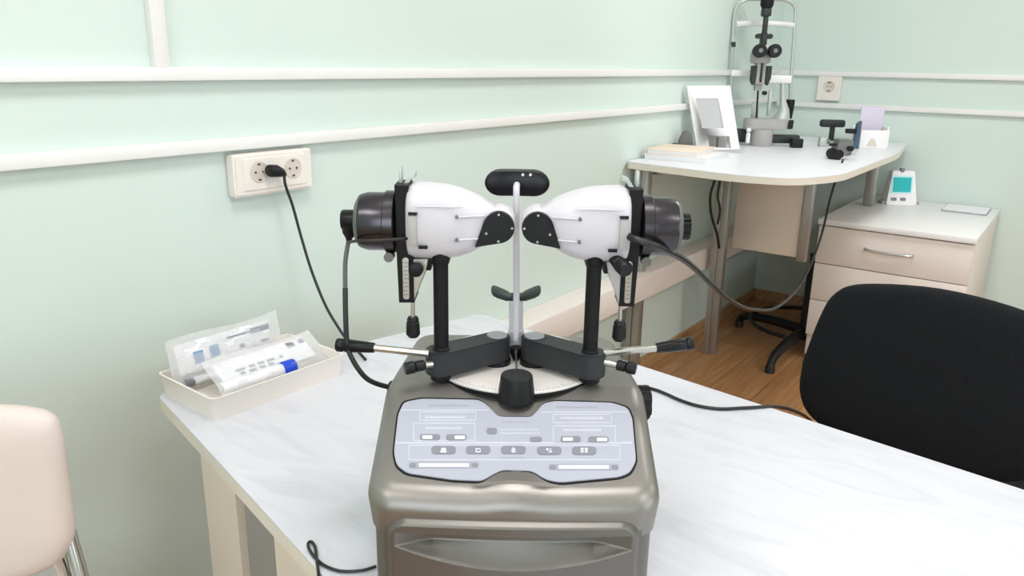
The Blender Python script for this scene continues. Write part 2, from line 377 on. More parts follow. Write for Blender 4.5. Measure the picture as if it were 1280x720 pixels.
def body_mesh(out, z0, topf, r, nx=28, inset=0.0):
    """closed solid: symmetric outline, vertical wall, rounded top edge, gridded top"""
    bm = BM(); half = out; full = half + [(-x, y) for x, y in half[-2:0:-1]]; N = len(full)
    cen = Vector((0, (half[0][1]+half[-1][1])/2))
    # outward normals
    nr = []
    for i in range(N):
        a = Vector(full[i-1]); b = Vector(full[(i+1) % N]); t = (b-a).normalized(); nr.append(Vector((t.y, -t.x)))
    rings = []
    def ring(off, zf): rings.append([bm.verts.new((CX+full[i][0]-nr[i].x*off, full[i][1]-nr[i].y*off, TZ+zf(i))) for i in range(N)])
    ring(0.004 if inset == 0 else 0, lambda i: z0)
    for k in range(0, 7):
        a = PI/2*k/6; off = r*(1-math.cos(a)); dz = r*(1-math.sin(a))
        ring(off, lambda i, off=off, dz=dz: topf(full[i][0]-nr[i].x*off, full[i][1]-nr[i].y*off)-dz)
    for A, B in zip(rings, rings[1:]):
        for i in range(N): bm.faces.new((A[i], A[(i+1) % N], B[(i+1) % N], B[i]))
    bm.faces.new(rings[0][::-1])
    T = rings[-1]; H = len(half)
    rows = []
    for i in range(H):
        rv = T[i]; lv = T[(N-i) % N]
        if rv is lv: rows.append([rv]*(nx+1)); continue
        row = [lv]
        for k in range(1, nx):
            t = k/nx; p = lv.co.lerp(rv.co, t); p.z = TZ+topf(p.x-CX, p.y); row.append(bm.verts.new(p))
        row.append(rv); rows.append(row)
    for A, B in zip(rows, rows[1:]):
        for k in range(nx):
            q = [A[k], A[k+1], B[k+1], B[k]]; u = []
            for v in q:
                if v not in u: u.append(v)
            if len(u) >= 3:
                try: bm.faces.new(u)
                except ValueError: pass
    return bm
out_top = body_outline(0.159, 0.148, 0.724, 1.092, 0.030, 0.03, 0.006)
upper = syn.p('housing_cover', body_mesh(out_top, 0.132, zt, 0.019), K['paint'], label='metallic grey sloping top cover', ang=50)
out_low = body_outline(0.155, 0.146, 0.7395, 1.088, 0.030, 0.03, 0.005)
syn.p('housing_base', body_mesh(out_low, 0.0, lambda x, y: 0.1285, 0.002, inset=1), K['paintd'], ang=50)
# drawer front with a crescent grip, built as a relief
def relief(x, z):
    """protrusion of the drawer front at x across and height z: raised plate with a hollow above a crescent ledge"""
    hw, ztop = 0.136, 0.154
    dx = abs(x)-(hw-0.022); dz = z-(ztop-0.022)
    d = math.hypot(max(dx, 0), max(dz, 0))-0.022
    base = 0.010*max(0.0, min(1.0, -d/0.006))
    g = x/0.126
    if d < -0.004 and abs(g) < 1:
        k = 1-g*g; D_ = 0.017*min(1.0, k*1.9)**0.8; zc = 0.1225; za = zc-0.025*k; zb = zc+0.0165
        if z >= zb: pass
        elif z >= zc: base -= D_
        elif z > za: base -= D_*((z-za)/(zc-za))**0.8
        elif z > za-0.0015: base += 0.0006
    return base
rb = BM(); NXg, NZg = 220, 150; grid = []
for j in range(NZg+1):
    z = 0.004+(0.1555-0.004)*j/NZg; row = []
    for i in range(NXg+1):
        x = -0.138+0.276*i/NXg; yb = 0.7235-0.006*(1-(x/0.159)**2)+0.004
        row.append(rb.verts.new((CX+x, yb-relief(x, z), TZ+z)))
    grid.append(row)
for j in range(NZg):
    for i in range(NXg): rb.faces.new((grid[j][i], grid[j][i+1], grid[j+1][i+1], grid[j+1][i]))
bk = []                                              # close the back so the drawer front has thickness
loop = [grid[0][i] for i in range(NXg+1)]+[grid[j][NXg] for j in range(1, NZg+1)]+[grid[NZg][i] for i in range(NXg-1, -1, -1)]+[grid[j][0] for j in range(NZg-1, 0, -1)]
bl = [rb.verts.new(Vector((v.co.x, 0.742, v.co.z))) for v in loop]
for i in range(len(loop)): rb.faces.new((loop[i], bl[i], bl[(i+1) % len(loop)], loop[(i+1) % len(loop)]))
rb.faces.new(bl)
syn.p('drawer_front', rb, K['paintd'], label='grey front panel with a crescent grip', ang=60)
# control panel film on the slope
def on_slope(px, py, lift=0.0):
    d = ray(px, py); dx, dy, dz = d.dot(EX), d.dot(EY), d.z
    z0 = TZ+SZ0+lift; t = (z0-SL*SY0-CAMH)/(dz-SL*dy)
    return Vector((dx*t, dy*t, CAMH+dz*t))
def slope_plate(bm, pxpoly, lift, th, r=0.0, n=4):
    P = [on_slope(a, b, lift) for a, b in pxpoly]
    xy = [(p.x, p.y) for p in P]
    if r: xy = rounded(xy, r, n)
    f = lambda x, y, l: TZ+SZ0+SL*(y-SY0)+l
    T = [bm.verts.new((x, y, f(x, y, lift))) for x, y in xy]; B = [bm.verts.new((x, y, f(x, y, lift-th))) for x, y in xy]; N = len(xy)
    bm.faces.new(T); bm.faces.new(B[::-1])
    for i in range(N): bm.faces.new((T[i], B[i], B[(i+1) % N], T[(i+1) % N]))
    return bm
def k5(L): return [(440+.3612*x, 460+.3612*y) for x, y in L]
def k6(x, y): return (490+.2422*x, 490+.2422*y)
outl = k5([(160, 160), (180, 118), (240, 106), (440, 110), (468, 128), (505, 168), (620, 170), (640, 150), (662, 122), (700, 114), (900, 120), (955, 138), (970, 175), (983, 320), (962, 360), (925, 375), (720, 394), (672, 385), (622, 354), (520, 351), (490, 365), (450, 389), (350, 385), (190, 362), (155, 335), (145, 290)])
ctr = (645, 552)
big = [(ctr[0]+(x-ctr[0])*1.014, ctr[1]+0.8+(y-ctr[1])*1.045) for x, y in outl]
syn.p('panel_gasket', slope_plate(BM(), big, 0.0012, 0.004, 0.006), K['blackm'], label='thin black edge around the control panel')
cp = syn.p('control_panel', slope_plate(BM(), outl, 0.0024, 0.003, 0.006), K['panel'], label='lavender-grey membrane control panel')
def pill(cx, cy, w, h, lift=0.0032, th=0.0012, rr=None):
    a = [k6(cx-w/2, cy-h/2), k6(cx+w/2, cy-h/2), k6(cx+w/2, cy+h/2), k6(cx-w/2, cy+h/2)]
    return slope_plate(BM(), a, lift, th, rr or 0.006, 6)
def strip(bm, x0, y0, x1, y1, lift=0.0026, th=0.0004):
    return slope_plate(bm, [k6(x0, y0), k6(x1, y0), k6(x1, y1), k6(x0, y1)], lift, th)
for ib, cx in enumerate((266, 445, 627, 812, 992)):
    b = syn.p('button', pill(cx, 298 if cx < 700 else 302, 126, 42), K['btn'], cp)
    ic = BM(); 
    for (a0, b0, a1, b1) in ([(-12, 288, 12, 293), (-14, 296, 14, 301), (-16, 304, 16, 311)], [(-14, 290, 12, 294), (-14, 290, -9, 310), (-14, 306, 12, 310), (8, 298, 13, 310)], [(-10, 292, 10, 310), (-4, 286, 4, 312)], [(-16, 290, -4, 300), (4, 290, 9, 310), (-4, 304, 14, 310)], [(-18, 288, -3, 297), (3, 288, 18, 297), (-18, 301, -3, 310), (3, 301, 18, 310)])[ib]: strip(ic, cx+a0, b0, cx+a1, b1, 0.0036)
    syn.p('icon', ic, K['inkw'], b)
for cx, cy, w, h in ((196, 232, 104, 30), (332, 233, 106, 30), (922, 242, 104, 30), (1066, 244, 106, 30)):
    b = syn.p('indicator', pill(cx, cy, w, h), K['ink'], cp)
    syn.p('window', pill(cx+(18 if cx in (332,) else (-14 if cx in (196, 922) else 18)), cy, w*0.5, h*0.55, 0.0037, 0.0005, 0.0008), K['inkw'], b)
syn.p('button', pill(515, 200, 54, 30), K['btn'], cp); syn.p('button', pill(743, 244, 62, 26), K['btn'], cp)
for cx, cy in ((268, 376), (990, 386)):
    b = syn.p('slot', pill(cx, cy, 360, 30), K['inkl'], cp)
    syn.p('bar', pill(cx, cy, 258, 17, 0.0037, 0.0005, 0.0004), K['inkw'], b, label='white bar')
    for s in (-1, 1): syn.p('dot', pill(cx+s*160, cy, 34, 20, 0.0037, 0.0005), K['btn'], b)
fr = BM()
def outline_px(bm, x0, y0, x1, y1, w=5):
    strip(bm, x0, y0, x1, y0+w); strip(bm, x0, y1-w, x1, y1); strip(bm, x0, y0, x0+w, y1); strip(bm, x1-w, y0, x1, y1)
outline_px(fr, 140, 100, 435, 148); outline_px(fr, 110, 158, 430, 252); outline_px(fr, 830, 112, 1135, 160); outline_px(fr, 830, 172, 1155, 262)
outline_px(fr, 85, 272, 1180, 352); strip(fr, 20, 258, 1240, 266); strip(fr, 45, 90, 500, 95); strip(fr, 770, 100, 1215, 105)
syn.p('printed_lines', fr, K['linep'], cp)
def text_row(x0, x1, y, h, seed, mt):
    rnd = random.Random(seed); x = x0; bm = BM()
    strip(bm, x0, y-h*0.12, x1, y+h*0.12, 0.00255)
    while x < x1-6:
        w = rnd.uniform(4, 10); strip(bm, x, y-h/2*rnd.uniform(0.6, 1), min(x+w, x1), y+h/2*rnd.uniform(0.6, 1)); x += w+rnd.uniform(3, 6)
    syn.p('printed_text', bm, K[mt], cp)
for a in ((190, 400, 70, 14, 1), (850, 1060, 78, 12, 2), (565, 695, 155, 10, 3), (560, 695, 338, 8, 4)): text_row(*a, 'inkl')
for a in ((172, 380, 130, 18, 5), (172, 365, 186, 14, 6), (870, 1090, 134, 18, 7), (885, 1080, 196, 16, 8), (550, 760, 194, 8, 9), (560, 760, 212, 8, 10)): text_row(*a, 'linep')
# scale disc
PZ = TZ+SZ1; DC = (CX+0.001, 0.972)
disc = syn.p('scale_disc', add_lathe(BM(), (DC[0], DC[1], PZ), (DC[0], DC[1], PZ+0.005), [(0, .108), (0.5, .110), (0.9, .110), (1, .1095)], 72), K['disc'], label='white angle scale disc')
tk = BM()
for i in range(-60, 61, 2):
    a = -PI/2+math.radians(i*1.15); r0 = 0.1085; r1 = 0.1085-(0.009 if i % 10 == 0 else 0.005)
    c, s = math.cos(a), math.sin(a); w = 0.0003
    q = [(DC[0]+c*r0-s*w, DC[1]+s*r0+c*w), (DC[0]+c*r1-s*w, DC[1]+s*r1+c*w), (DC[0]+c*r1+s*w, DC[1]+s*r1-c*w), (DC[0]+c*r0+s*w, DC[1]+s*r0-c*w)]
    add_prism(tk, q, 'z', PZ+0.0048, PZ+0.0053)
syn.p('scale_marks', tk, K['inkl'], disc)
syn.p('disc_rim', add_lathe(BM(), (DC[0], DC[1], PZ-0.001), (DC[0], DC[1], PZ+0.0015), [(0, .1115), (1, .1115)], 64), K['blackm'], disc)
# arms, poles
AZ0, AZ1 = PZ+0.012, PZ+0.043
def stadium(a, b, ra, rb_, n=12):
    a = Vector(a); b = Vector(b); d = (b-a).normalized(); nrm = Vector((-d.y, d.x)); pts = []
    for i in range(n+1):
        t = PI/2+PI*i/n; pts.append(a+(d*math.cos(t)+nrm*math.sin(t))*ra)
    for i in range(n+1):
        t = -PI/2+PI*i/n; pts.append(b+(d*math.cos(t)+nrm*math.sin(t))*rb_)
    return [tuple(p) for p in pts]
for sd in (-1, 1):
    piv = (CX+sd*0.0245, 0.957); out = (CX+sd*0.0935, 0.905); side = 'left' if sd < 0 else 'right'
    arm = syn.p('arm', add_prism(BM(), stadium(piv, out, 0.0175, 0.019), 'z', AZ0, AZ1, 0.0012, 2), K['armgrey'], label='charcoal %s swing arm' % side)
    syn.p('pivot_cap', add_cyl(BM(), (*piv, AZ1-0.001), (*piv, AZ1+0.002), 0.0133, n=32, ch=0.0008), K['capgrey'], arm, label='silver round cap')
    syn.p('pivot_foot', add_cyl(BM(), (*piv, PZ+0.004), (*piv, AZ0), 0.0185, n=28), K['black'], arm)
    syn.p('arm_foot', add_cyl(BM(), (*out, PZ+0.004), (*out, AZ0+0.001), 0.013, n=24), K['black'], arm)
    po = Vector((out[0]-sd*0.001, out[1], 0)); pt = TZ+0.405
    pole = syn.p('pole', add_lathe(BM(), (po.x, po.y, AZ1-0.001), (po.x, po.y, pt), [(0, .0108), (0.02, .0108), (0.03, .0092), (0.86, .0092), (0.87, .0105), (1, .0105)], 28), K['blackm'], label='black %s column' % side)
    # handle
    if sd < 0: h0, h1, h2 = at(536, 442, .895), at(466, 434.5, .90), at(421, 431, .905)
    else: h0, h1, h2 = at(754, 441, .905), at(822, 435, .91), at(866, 429, .915)
    hd = syn.p('handle_rod', add_cyl(BM(), h0, h1, 0.0046, n=16), K['steel'], label='steel rod of the %s hand lever' % side)
    syn.p('grip', add_lathe(BM(), h1-(h1-h0)*0.03, h2, [(0, .006), (0.05, .0065), (0.3, .0072), (0.75, .0085), (0.8, .0072), (0.84, .0085), (0.97, .0085), (1, .0078)], 20), K['blackg'], hd)
    # small locking screw under the lever
    s0, s1, s2 = ((at(540, 455, .89), at(531, 456, .885), at(506, 461, .875)) if sd < 0 else (at(752, 452, .90), at(771, 456, .893), at(795, 461, .885)))
    ls = syn.p('lock_screw', add_cyl(BM(), s0, s1, 0.0045, n=14), K['steel'])
    kb = BM(); add_lathe(kb, s1, s2, [(0, .005), (0.06, .0068), (0.45, .0068), (0.5, .0058), (0.56, .0078), (0.95, .0078), (1, .007)], 14); syn.p('screw_knob', kb, K['black'], ls)
# ---- heads
def sup(cy, cz, hy, hz, x, n=36, e=3.0):
    pts = []
    for i in range(n):
        a = 2*PI*i/n; c, s = math.cos(a), math.sin(a)
        pts.append(Vector((x, cy+hy*math.copysign(abs(c)**(2/e), c), cz+hz*math.copysign(abs(s)**(2/e), s))))
    return pts
def loft(bm, rings):
    R = [[bm.verts.new(p) for p in r] for r in rings]; n = len(R[0])
    for A, B in zip(R, R[1:]):
        for i in range(n): bm.faces.new((A[i], A[(i+1) % n], B[(i+1) % n], B[i]))
    bm.faces.new(R[0][::-1]); bm.faces.new(R[-1]); return bm
HY = 0.925
def zpx(px, py, Y=HY): return at(px, py, Y)
for sd in (-1, 1):
    side = 'left' if sd < 0 else 'right'
    mx = lambda px: px if sd < 0 else (1302-px)      # the right tube mirrors the left one
    def P(px, py, Y=HY):
        p = at(px, py, Y)
        if sd > 0: p = Vector((2*CX-p.x, p.y, p.z))
        return p
    # white shell: stations given as (px, top py, bottom py, half depth)
    st = [(511, 236, 314, .030), (513, 230.5, 318, .036), (520, 227.5, 320, .039), (540, 228.5, 320.5, .040), (560, 231, 320, .040), (575, 235, 318, .039), (590, 240.5, 313, .037), (602, 246, 306, .033), (612, 252, 301, .029), (621, 258.5, 297, .024), (628, 261, 294, .019)]
    rings = []
    for px, a, b, hy in st:
        p, q = P(px, a), P(px, b); rings.append(sup(HY, (p.z+q.z)/2, hy, (p.z-q.z)/2, (p.x+q.x)/2, e=2.7))
    shell = syn.p('tube_shell', loft(BM(), rings), K['shell'], label='glossy white shell of the %s tube' % side, ang=60)
    mc = P(624, 277.5); mr = 0.0192; yf = HY-0.030
    syn.p('mirror_housing', add_lathe(BM(), (mc.x, yf+0.004, mc.z), (mc.x, HY+0.028, mc.z), [(0, mr-0.0015), (0.04, mr), (0.95, mr), (1, mr-0.002)], 40), K['shell'], shell)
    # black teardrop cover facing the operator
    tear = []
    r = 0.0186; tail = P(594, 308, yf)
    tv = Vector((tail.x-mc.x, tail.z-mc.z)); L = tv.length; base = math.atan2(tv.y, tv.x); al = math.acos(min(1, r/L))
    for i in range(33):
        a = base+al+(2*PI-2*al)*i/32; tear.append((mc.x+r*math.cos(a), mc.z+r*math.sin(a)))
    tear.append((tail.x, tail.z))
    yc = HY-0.036
    cov = syn.p('end_cover', add_prism(BM(), tear, 'y', yc, yf+0.008, 0.0012, 2), K['blackg'], shell, label='black teardrop end cover')
    sc = BM()
    for a in (90, 0 if sd < 0 else 180, 205 if sd < 0 else -25, -90):
        a = math.radians(a); add_cyl(sc, (mc.x+.0158*math.cos(a), yc-0.0008, mc.z+.0158*math.sin(a)), (mc.x+.0158*math.cos(a), yc+0.002, mc.z+.0158*math.sin(a)), 0.0014, n=10)
    syn.p('screws', sc, K['steel'], cov)
    # ribs with screws on the shell face
    for py, xe in ((270, 606), (298.5, 600)):
        a = P(571, py+1.5, HY-0.040); b = P(xe, py, HY-0.033)
        syn.p('rib', add_tube(BM(), [a, (a+b)/2+Vector((0, -0.0005, 0)), b], 0.0012, 8), K['shell'], shell)
        syn.p('shell_screw', add_cyl(BM(), a+Vector((0, -0.0022, 0)), a+Vector((0, 0.002, 0)), 0.0022, n=12), K['darksteel'], shell)
    a, b, c = P(515, 258.5, HY-0.0395), P(548, 258.5, HY-0.0408), P(580, 259.5, HY-0.0385)
    syn.p('crease', add_tube(BM(), [a, b, c], lambda t: 0.0014*(1-abs(2*t-1)**3)+0.0001, 8), K['shell'], shell)
    # grey insert plate and black vents at the shell's outer end
    q0, q1 = P(509, 270, HY-0.043), P(521, 309, HY-0.043)
    syn.p('insert_plate', add_box(BM(), (min(q0.x, q1.x), HY-0.042, q1.z), (max(q0.x, q1.x), HY-0.02, q0.z), 0.001), K['sgrey'], shell)
    for (x0, y0, x1, y1) in ((510, 266, 521, 269), (523, 308, 534, 311.5)):
        q0, q1 = P(x0, y0, HY-0.0425), P(x1, y1, HY-0.0425)
        syn.p('vent', add_box(BM(), (min(q0.x, q1.x), HY-0.0425, q1.z), (max(q0.x, q1.x), HY-0.03, q0.z)), K['blackm'], shell)
    # black upright slide bar
    q0, q1 = P(493, 231, HY-0.022), P(511, 376, HY-0.022)
    lo = P(499, 378, HY-0.022); hi = P(518, 378, HY-0.022)
    s2 = P(493, 231, HY-0.022); s3 = P(510, 231, HY-0.022)
    s4 = P(516, 345, HY-0.022)
    poly = [(s2.x, s2.z), (s3.x, s3.z), (P(514, 300, HY-0.022).x, P(514, 300, HY-0.022).z), (hi.x, P(518, 320, HY-0.022).z), (hi.x, hi.z), (lo.x, lo.z), (P(495, 300, HY-0.022).x, P(495, 300, HY-0.022).z)]
    bar = syn.p('slide_bar', add_prism(BM(), poly, 'y', HY-0.024, HY+0.02, 0.001, 1), K['blackm'], label='black upright slide bar of the %s tube' % side)
    # silver needle-scale plate, bracket, knob
    q0, q1 = P(503, 322, HY-0.026), P(512, 374, HY-0.026)
    sp = syn.p('height_scale', add_prism(BM(), rrect(min(q0.x, q1.x), q1.z, max(q0.x, q1.x), q0.z, 0.003), 'y', HY-0.0275, HY-0.0235, 0.0004, 1), K['steel'], bar, label='silver height scale')
    mk = BM()
    for i, py in enumerate(range(328, 372, 5)):
        m0, m1 = P(504.5, py, HY-0.028), P(509 if i % 2 else 511, py+1, HY-0.028)
        add_box(mk, (min(m0.x, m1.x), HY-0.0279, m1.z), (max(m0.x, m1.x), HY-0.0273, m0.z))
    syn.p('scale_marks', mk, K['ink'], sp)
    tri = [P(a, b, HY-0.02) for a, b in ((512, 323), (536, 323), (533, 338), (524, 360), (518, 376), (513, 376))]
    br = syn.p('bracket', add_prism(BM(), [(v.x, v.z) for v in tri], 'y', HY-0.0225, HY-0.012, 0.0008, 1), K['steel' if sd < 0 else 'sgrey'], bar, label='silver triangular bracket')
    k0 = P(521 if sd < 0 else 522, 335, HY-0.022)
    if sd < 0: syn.p('knob', add_cyl(BM(), k0, k0+Vector((0, -0.012, 0)), 0.0085, n=20, ch=0.001), K['black'], br)
    else: syn.p('knob', add_lathe(BM(), at(766, 322, HY-0.022), at(783, 338, HY-0.055), [(0, .006), (0.5, .0085), (0.55, .0075), (0.6, .0092), (0.95, .0092), (1, .008)], 20), K['black'], br)
    cb = BM(); q0, q1 = P(513, 317, HY), P(563, 326, HY); add_box(cb, (min(q0.x, q1.x), HY-0.02, q1.z), (max(q0.x, q1.x), HY+0.012, q0.z+0.004), 0.002)
    q0, q1 = P(529, 318, HY), P(541, 334, HY); add_box(cb, (min(q0.x, q1.x), HY-0.018, q1.z), (max(q0.x, q1.x), HY+0.01, q0.z), 0.002)
    syn.p('carrier', cb, K['black'], bar)
    r0, r1 = P(516, 376, HY-0.018), P(516, 400, HY-0.018); r2 = P(516.5, 421, HY-0.018)
    rod = syn.p('adjusting_rod', add_cyl(BM(), r0+Vector((0, 0, 0.004)), r1, 0.0026, n=12), K['steel'], bar)
    kn = BM(); add_lathe(kn, P(516, 396, HY-0.018), r2, [(0, .006), (0.12, .0075), (0.25, .0072), (0.28, .0082), (0.85, .0088), (1, .006)], 14)
    syn.p('rod_knob', kn, K['black'], rod)
    # round drum behind the bar
    d0 = P(496, 277, HY); d1 = P(452, 277, HY)
    xo, xi = d1.x, d0.x; cz = P(474, 276.5, HY).z
    prof = [(0, .035), (0.02, .0375), (0.28, .0375), (0.31, .0352), (0.8, .0352), (0.93, .0335), (0.94, .0335)]
    drum = syn.p('lamp_drum', add_lathe(BM(), (xi, HY, cz), (xo, HY, cz), prof+[(1.0, .0325)], 48), K['gun'], label='gunmetal lamp drum of the %s tube' % side)
    ring = syn.p('drum_ring', add_lathe(BM(), (xo, HY, cz), (xo+sd*0.006, HY, cz), [(0, .0325), (0.3, .0315), (1, .024)], 40), K['gunring'], drum)
    if sd < 0:
        e0 = Vector((xo-0.004, HY, cz+0.001)); e1 = Vector((P(427.5, 277, HY).x, HY, cz+0.001))
        ey_ = syn.p('cable_socket', add_lathe(BM(), e0, e1, [(0, .0125), (0.9, .0125), (1, .0115)], 28), K['blackg'], drum, label='glossy black socket barrel')
    else:
        kb = BM(); x0 = xo+0.005; x1 = 2*CX-at(439.5, 277, HY).x; x1 = at(862, 278, HY).x
        n = 14; cc = cz
        pl_ = []
        for i in range(n*4):
            a = 2*PI*i/(n*4); r_ = 0.0158 if (i % 4) in (0, 1) else 0.0132; pl_.append((HY+r_*math.cos(a), cc+r_*math.sin(a)))
        add_prism(kb, pl_, 'x', x0, x1, 0.0008, 1)
        syn.p('drum_knob', kb, K['black'], drum, label='ribbed black knob')
    # clear levers on top
    lv = BM(); q0, q1 = P(499, 208, HY), P(503.5, 232, HY); add_box(lv, (min(q0.x, q1.x), HY-0.006, q1.z), (max(q0.x, q1.x), HY+0.006, q0.z), 0.001)
    syn.p('slide_lever', lv, K['slight'], bar, label='pale upright slide lever')
    lv = BM(); pp = [P(a, b, HY) for a, b in ((505, 229), (513, 217), (520, 215), (520, 221), (515, 222), (510, 232))]
    add_prism(lv, [(v.x, v.z) for v in pp], 'y', HY-0.008, HY+0.008, 0.0006, 1); syn.p('slide_lever', lv, K['slight'], bar, label='pale slanted slide lever')
    syn.p('bar_screw', add_cyl(BM(), (P(489, 320, HY).x, HY-0.02, P(489, 317, HY).z), (P(489, 320, HY).x, HY-0.006, P(489, 317, HY).z), 0.006, n=16), K['darksteel'], drum)
# ---- centre: knob, thin rod, column, chin rest, forehead rest
kp = at(645, 516, 0.862); kx = kp.x; ky = 0.868
syn.p('centre_knob', add_lathe(BM(), (kx, ky, PZ-0.006), (kx, ky, PZ+0.026), [(0, .0225), (0.2, .0225), (0.9, .0195), (0.97, .019), (1, .018)], 32), K['black'], label='round black knob on the cover')
syn.p('thin_rod', add_cyl(BM(), (kx, ky, PZ+0.024), at(645, 438, 0.955), 0.0012, n=10), K['darksteel'])
cb0 = at(645, 446, 0.965); yc = 0.985
col = BM(); add_lathe(col, (at(645, 440, yc).x, yc, PZ+0.004), (at(645, 378, yc).x, yc, at(645, 378, yc).z), [(0, .010), (0.25, .0108), (0.5, .0108), (0.52, .0095), (1, .0095)], 24)
cl = syn.p('rest_column', col, K['shell'], label='white chin rest column')
syn.p('column_collar', add_lathe(BM(), (at(645, 452, 0.965).x, 0.966, PZ+0.006), (at(645, 436, 0.966).x, 0.966, PZ+0.024), [(0, .004), (0.5, .008), (1, .0085)], 20), K['black'], cl)
ch = BM()
for sd in (-1, 1):
    c0 = at(645+sd*4, 372, 1.0); c1 = at(645+sd*17, 368, 1.0); c2 = at(645+sd*31, 362, 1.003)
    R = []
    for (c, w, h) in ((c0, .006, .004), (c0.lerp(c1, .6), .016, .006), (c1.lerp(c2, .5), .018, .0065), (c2.lerp(c1, .15), .015, .006), (c2, .006, .003)):
        R.append([Vector((c.x, c.y+w*math.cos(a), c.z+h*math.sin(a)*1.0)) for a in (2*PI*i/16 for i in range(16))])
    loft(ch, R)
add_box(ch, (at(637, 380, 1.0).x, 0.992, at(645, 385, 1.0).z), (at(653, 380, 1.0).x, 1.01, at(645, 368, 1.0).z), 0.002)
syn.p('chin_rest', ch, K['sdark'], cl, label='dark curved chin rest')
wr_ = BM(); yR = 0.965
add_tube(wr_, [at(645, 425, yR), at(645.5, 370, yR), at(645.5, 300, yR), at(645.5, 250, yR), at(645.5, 236, yR+0.003), at(646, 231, yR+0.02)], 0.0042, 14)
syn.p('rest_rod', wr_, K['shell'], label='slim white upright rod')
fh = BM(); rings = []
f0, f1 = at(606, 229, 1.0), at(687, 229, 1.0); zc = (at(647, 212, 1.0).z+at(647, 246, 1.0).z)/2; hz = (at(647, 212, 1.0).z-at(647, 246, 1.0).z)/2
for i in range(41):
    u = -math.cos(PI*i/40); x = (f0.x+f1.x)/2+u*(f1.x-f0.x)/2; ax_ = abs(u)*40.5; hh = hz if ax_ < 20 else hz*max(0.02, 1-((ax_-20)/20.5)**2)**0.5
    yy = 1.0+0.006*(1-u*u)
    rings.append([Vector((x, yy+0.006*math.cos(a)*max(0.15, hh/hz), zc+hh*math.sin(a))) for a in (2*PI*k/20 for k in range(20))])
loft(fh, rings); fo = syn.p('forehead_rest', fh, K['blackg'], label='black pill-shaped forehead rest', ang=60)
fs = BM()
for px in (653.5, 663): 
    q = at(px, 218.5, 0.995); add_cyl(fs, q+Vector((0, -0.0005, 0)), q+Vector((0, 0.006, 0)), 0.0018, n=10)
syn.p('rest_screws', fs, K['steel'], fo)
# side knobs of the housing
for (px, py, sd) in ((800, 501, 1), (488, 497, -1)):
    p = at(px, py, 0.915); x0 = CX+sd*0.156; kb = BM(); poly = []
    for i in range(36):
        a = 2*PI*i/36; r_ = 0.0225 if (i % 6) < 4 else 0.0200; poly.append((0.93+r_*math.cos(a), TZ+0.196+r_*math.sin(a)))
    add_prism(kb, poly, 'x', x0, x0+sd*(0.020 if sd > 0 else 0.008), 0.002, 2); syn.p('side_knob', kb, K['black'], label='black lobed side knob')

# ================================================================== CABLES
def cable(name, pts, r, label, mt='rubber', cat='cable', frame='cam'):
    W_ = [c2w(p) if frame == 'cam' else Vector(p) for p in pts]
    bm = add_tube(BM(), W_, r, 10, 8); return single(name, bm, K[mt], label, cat, W_[0])
lamp = Thing('lamp_cable', 'black cable hanging from the left tube socket down to the grey housing', 'cable', at(437, 300, HY), PSI)
lamp.p('sheath', add_tube(BM(), [at(437, 296, HY), at(434, 310, HY-.004), at(431.5, 330, HY-.008), at(431.5, 362, HY-.012)], 0.0028, 10), K['greycable'], label='grey upper cable sheath')
lamp.p('cord', add_tube(BM(), [at(431.5, 360, HY-.012), at(432, 395, HY-.02), at(434, 430, HY-.025), at(441, 450, HY-.028), at(456, 471, HY-.025), at(472, 480, HY-.015), at(494, 485.5, HY-.005)], 0.0033, 12), K['rubber'])
lamp.p('connector', add_lathe(BM(), at(437, 283, HY), at(436, 301, HY-.002), [(0, .0095), (0.45, .0085), (0.8, .0045), (1, .003)], 20), K['blackg'])
lamp.p('branch_cord', add_tube(BM(), [at(435, 303, HY-.01), at(448, 301, HY-.036), at(470, 300.5, HY-.042), at(495, 299, HY-.042), at(512, 297.5, HY-.032), at(519, 295, HY-.024)], 0.0019, 8), K['rubber'])
Yc = [.888, .874, .885, .98, 1.2, 1.45, 1.75, 2.15, 2.55, 2.9, 3.1, 3.14]
pc = [(784, 295), (800, 301), (826, 310), (858, 327), (890, 356), (915, 377), (942, 387), (973, 383), (1003, 352), (1025, 300), (1040, 240), (1054, 199)]
cable('long_cable', [at(a, b, y) for (a, b), y in zip(pc, Yc)], 0.0043, 'long black cable sagging from the right tube across to the corner desk')
tabc = [Vector((CX+.142, 1.086, TZ+.045)), Vector((.165, 1.13, TZ+.02)), Vector((.19, 1.25, TZ+.004))]
tabc += [onz(a, b, TZ+0.0035) for a, b in ((800, 486), (815, 486), (832, 492), (850, 500), (872, 507), (900, 511), (925, 510), (945, 509))]
tabc += [onz(966, 508, TZ+0.001), onz(988, 512, TZ-0.015), onz(1010, 523, TZ-0.045), onz(1030, 545, TZ-.12)]
cable('table_cable', tabc, 0.0031, 'dark cable lying over the table edge right of the instrument')
lp = [onz(a, b, TZ+0.003) for a, b in ((470, 708), (452, 713), (428, 714), (410, 709), (398, 701), (388, 689), (385, 680), (389, 677), (394, 684), (396, 700))]
lp += [onz(398, 716, TZ+0.002), onz(399, 726, TZ-0.02), onz(400, 745, TZ-0.08)]
cable('looped_cable', lp, 0.0020, 'thin black looped cable dropping off the near left table edge')

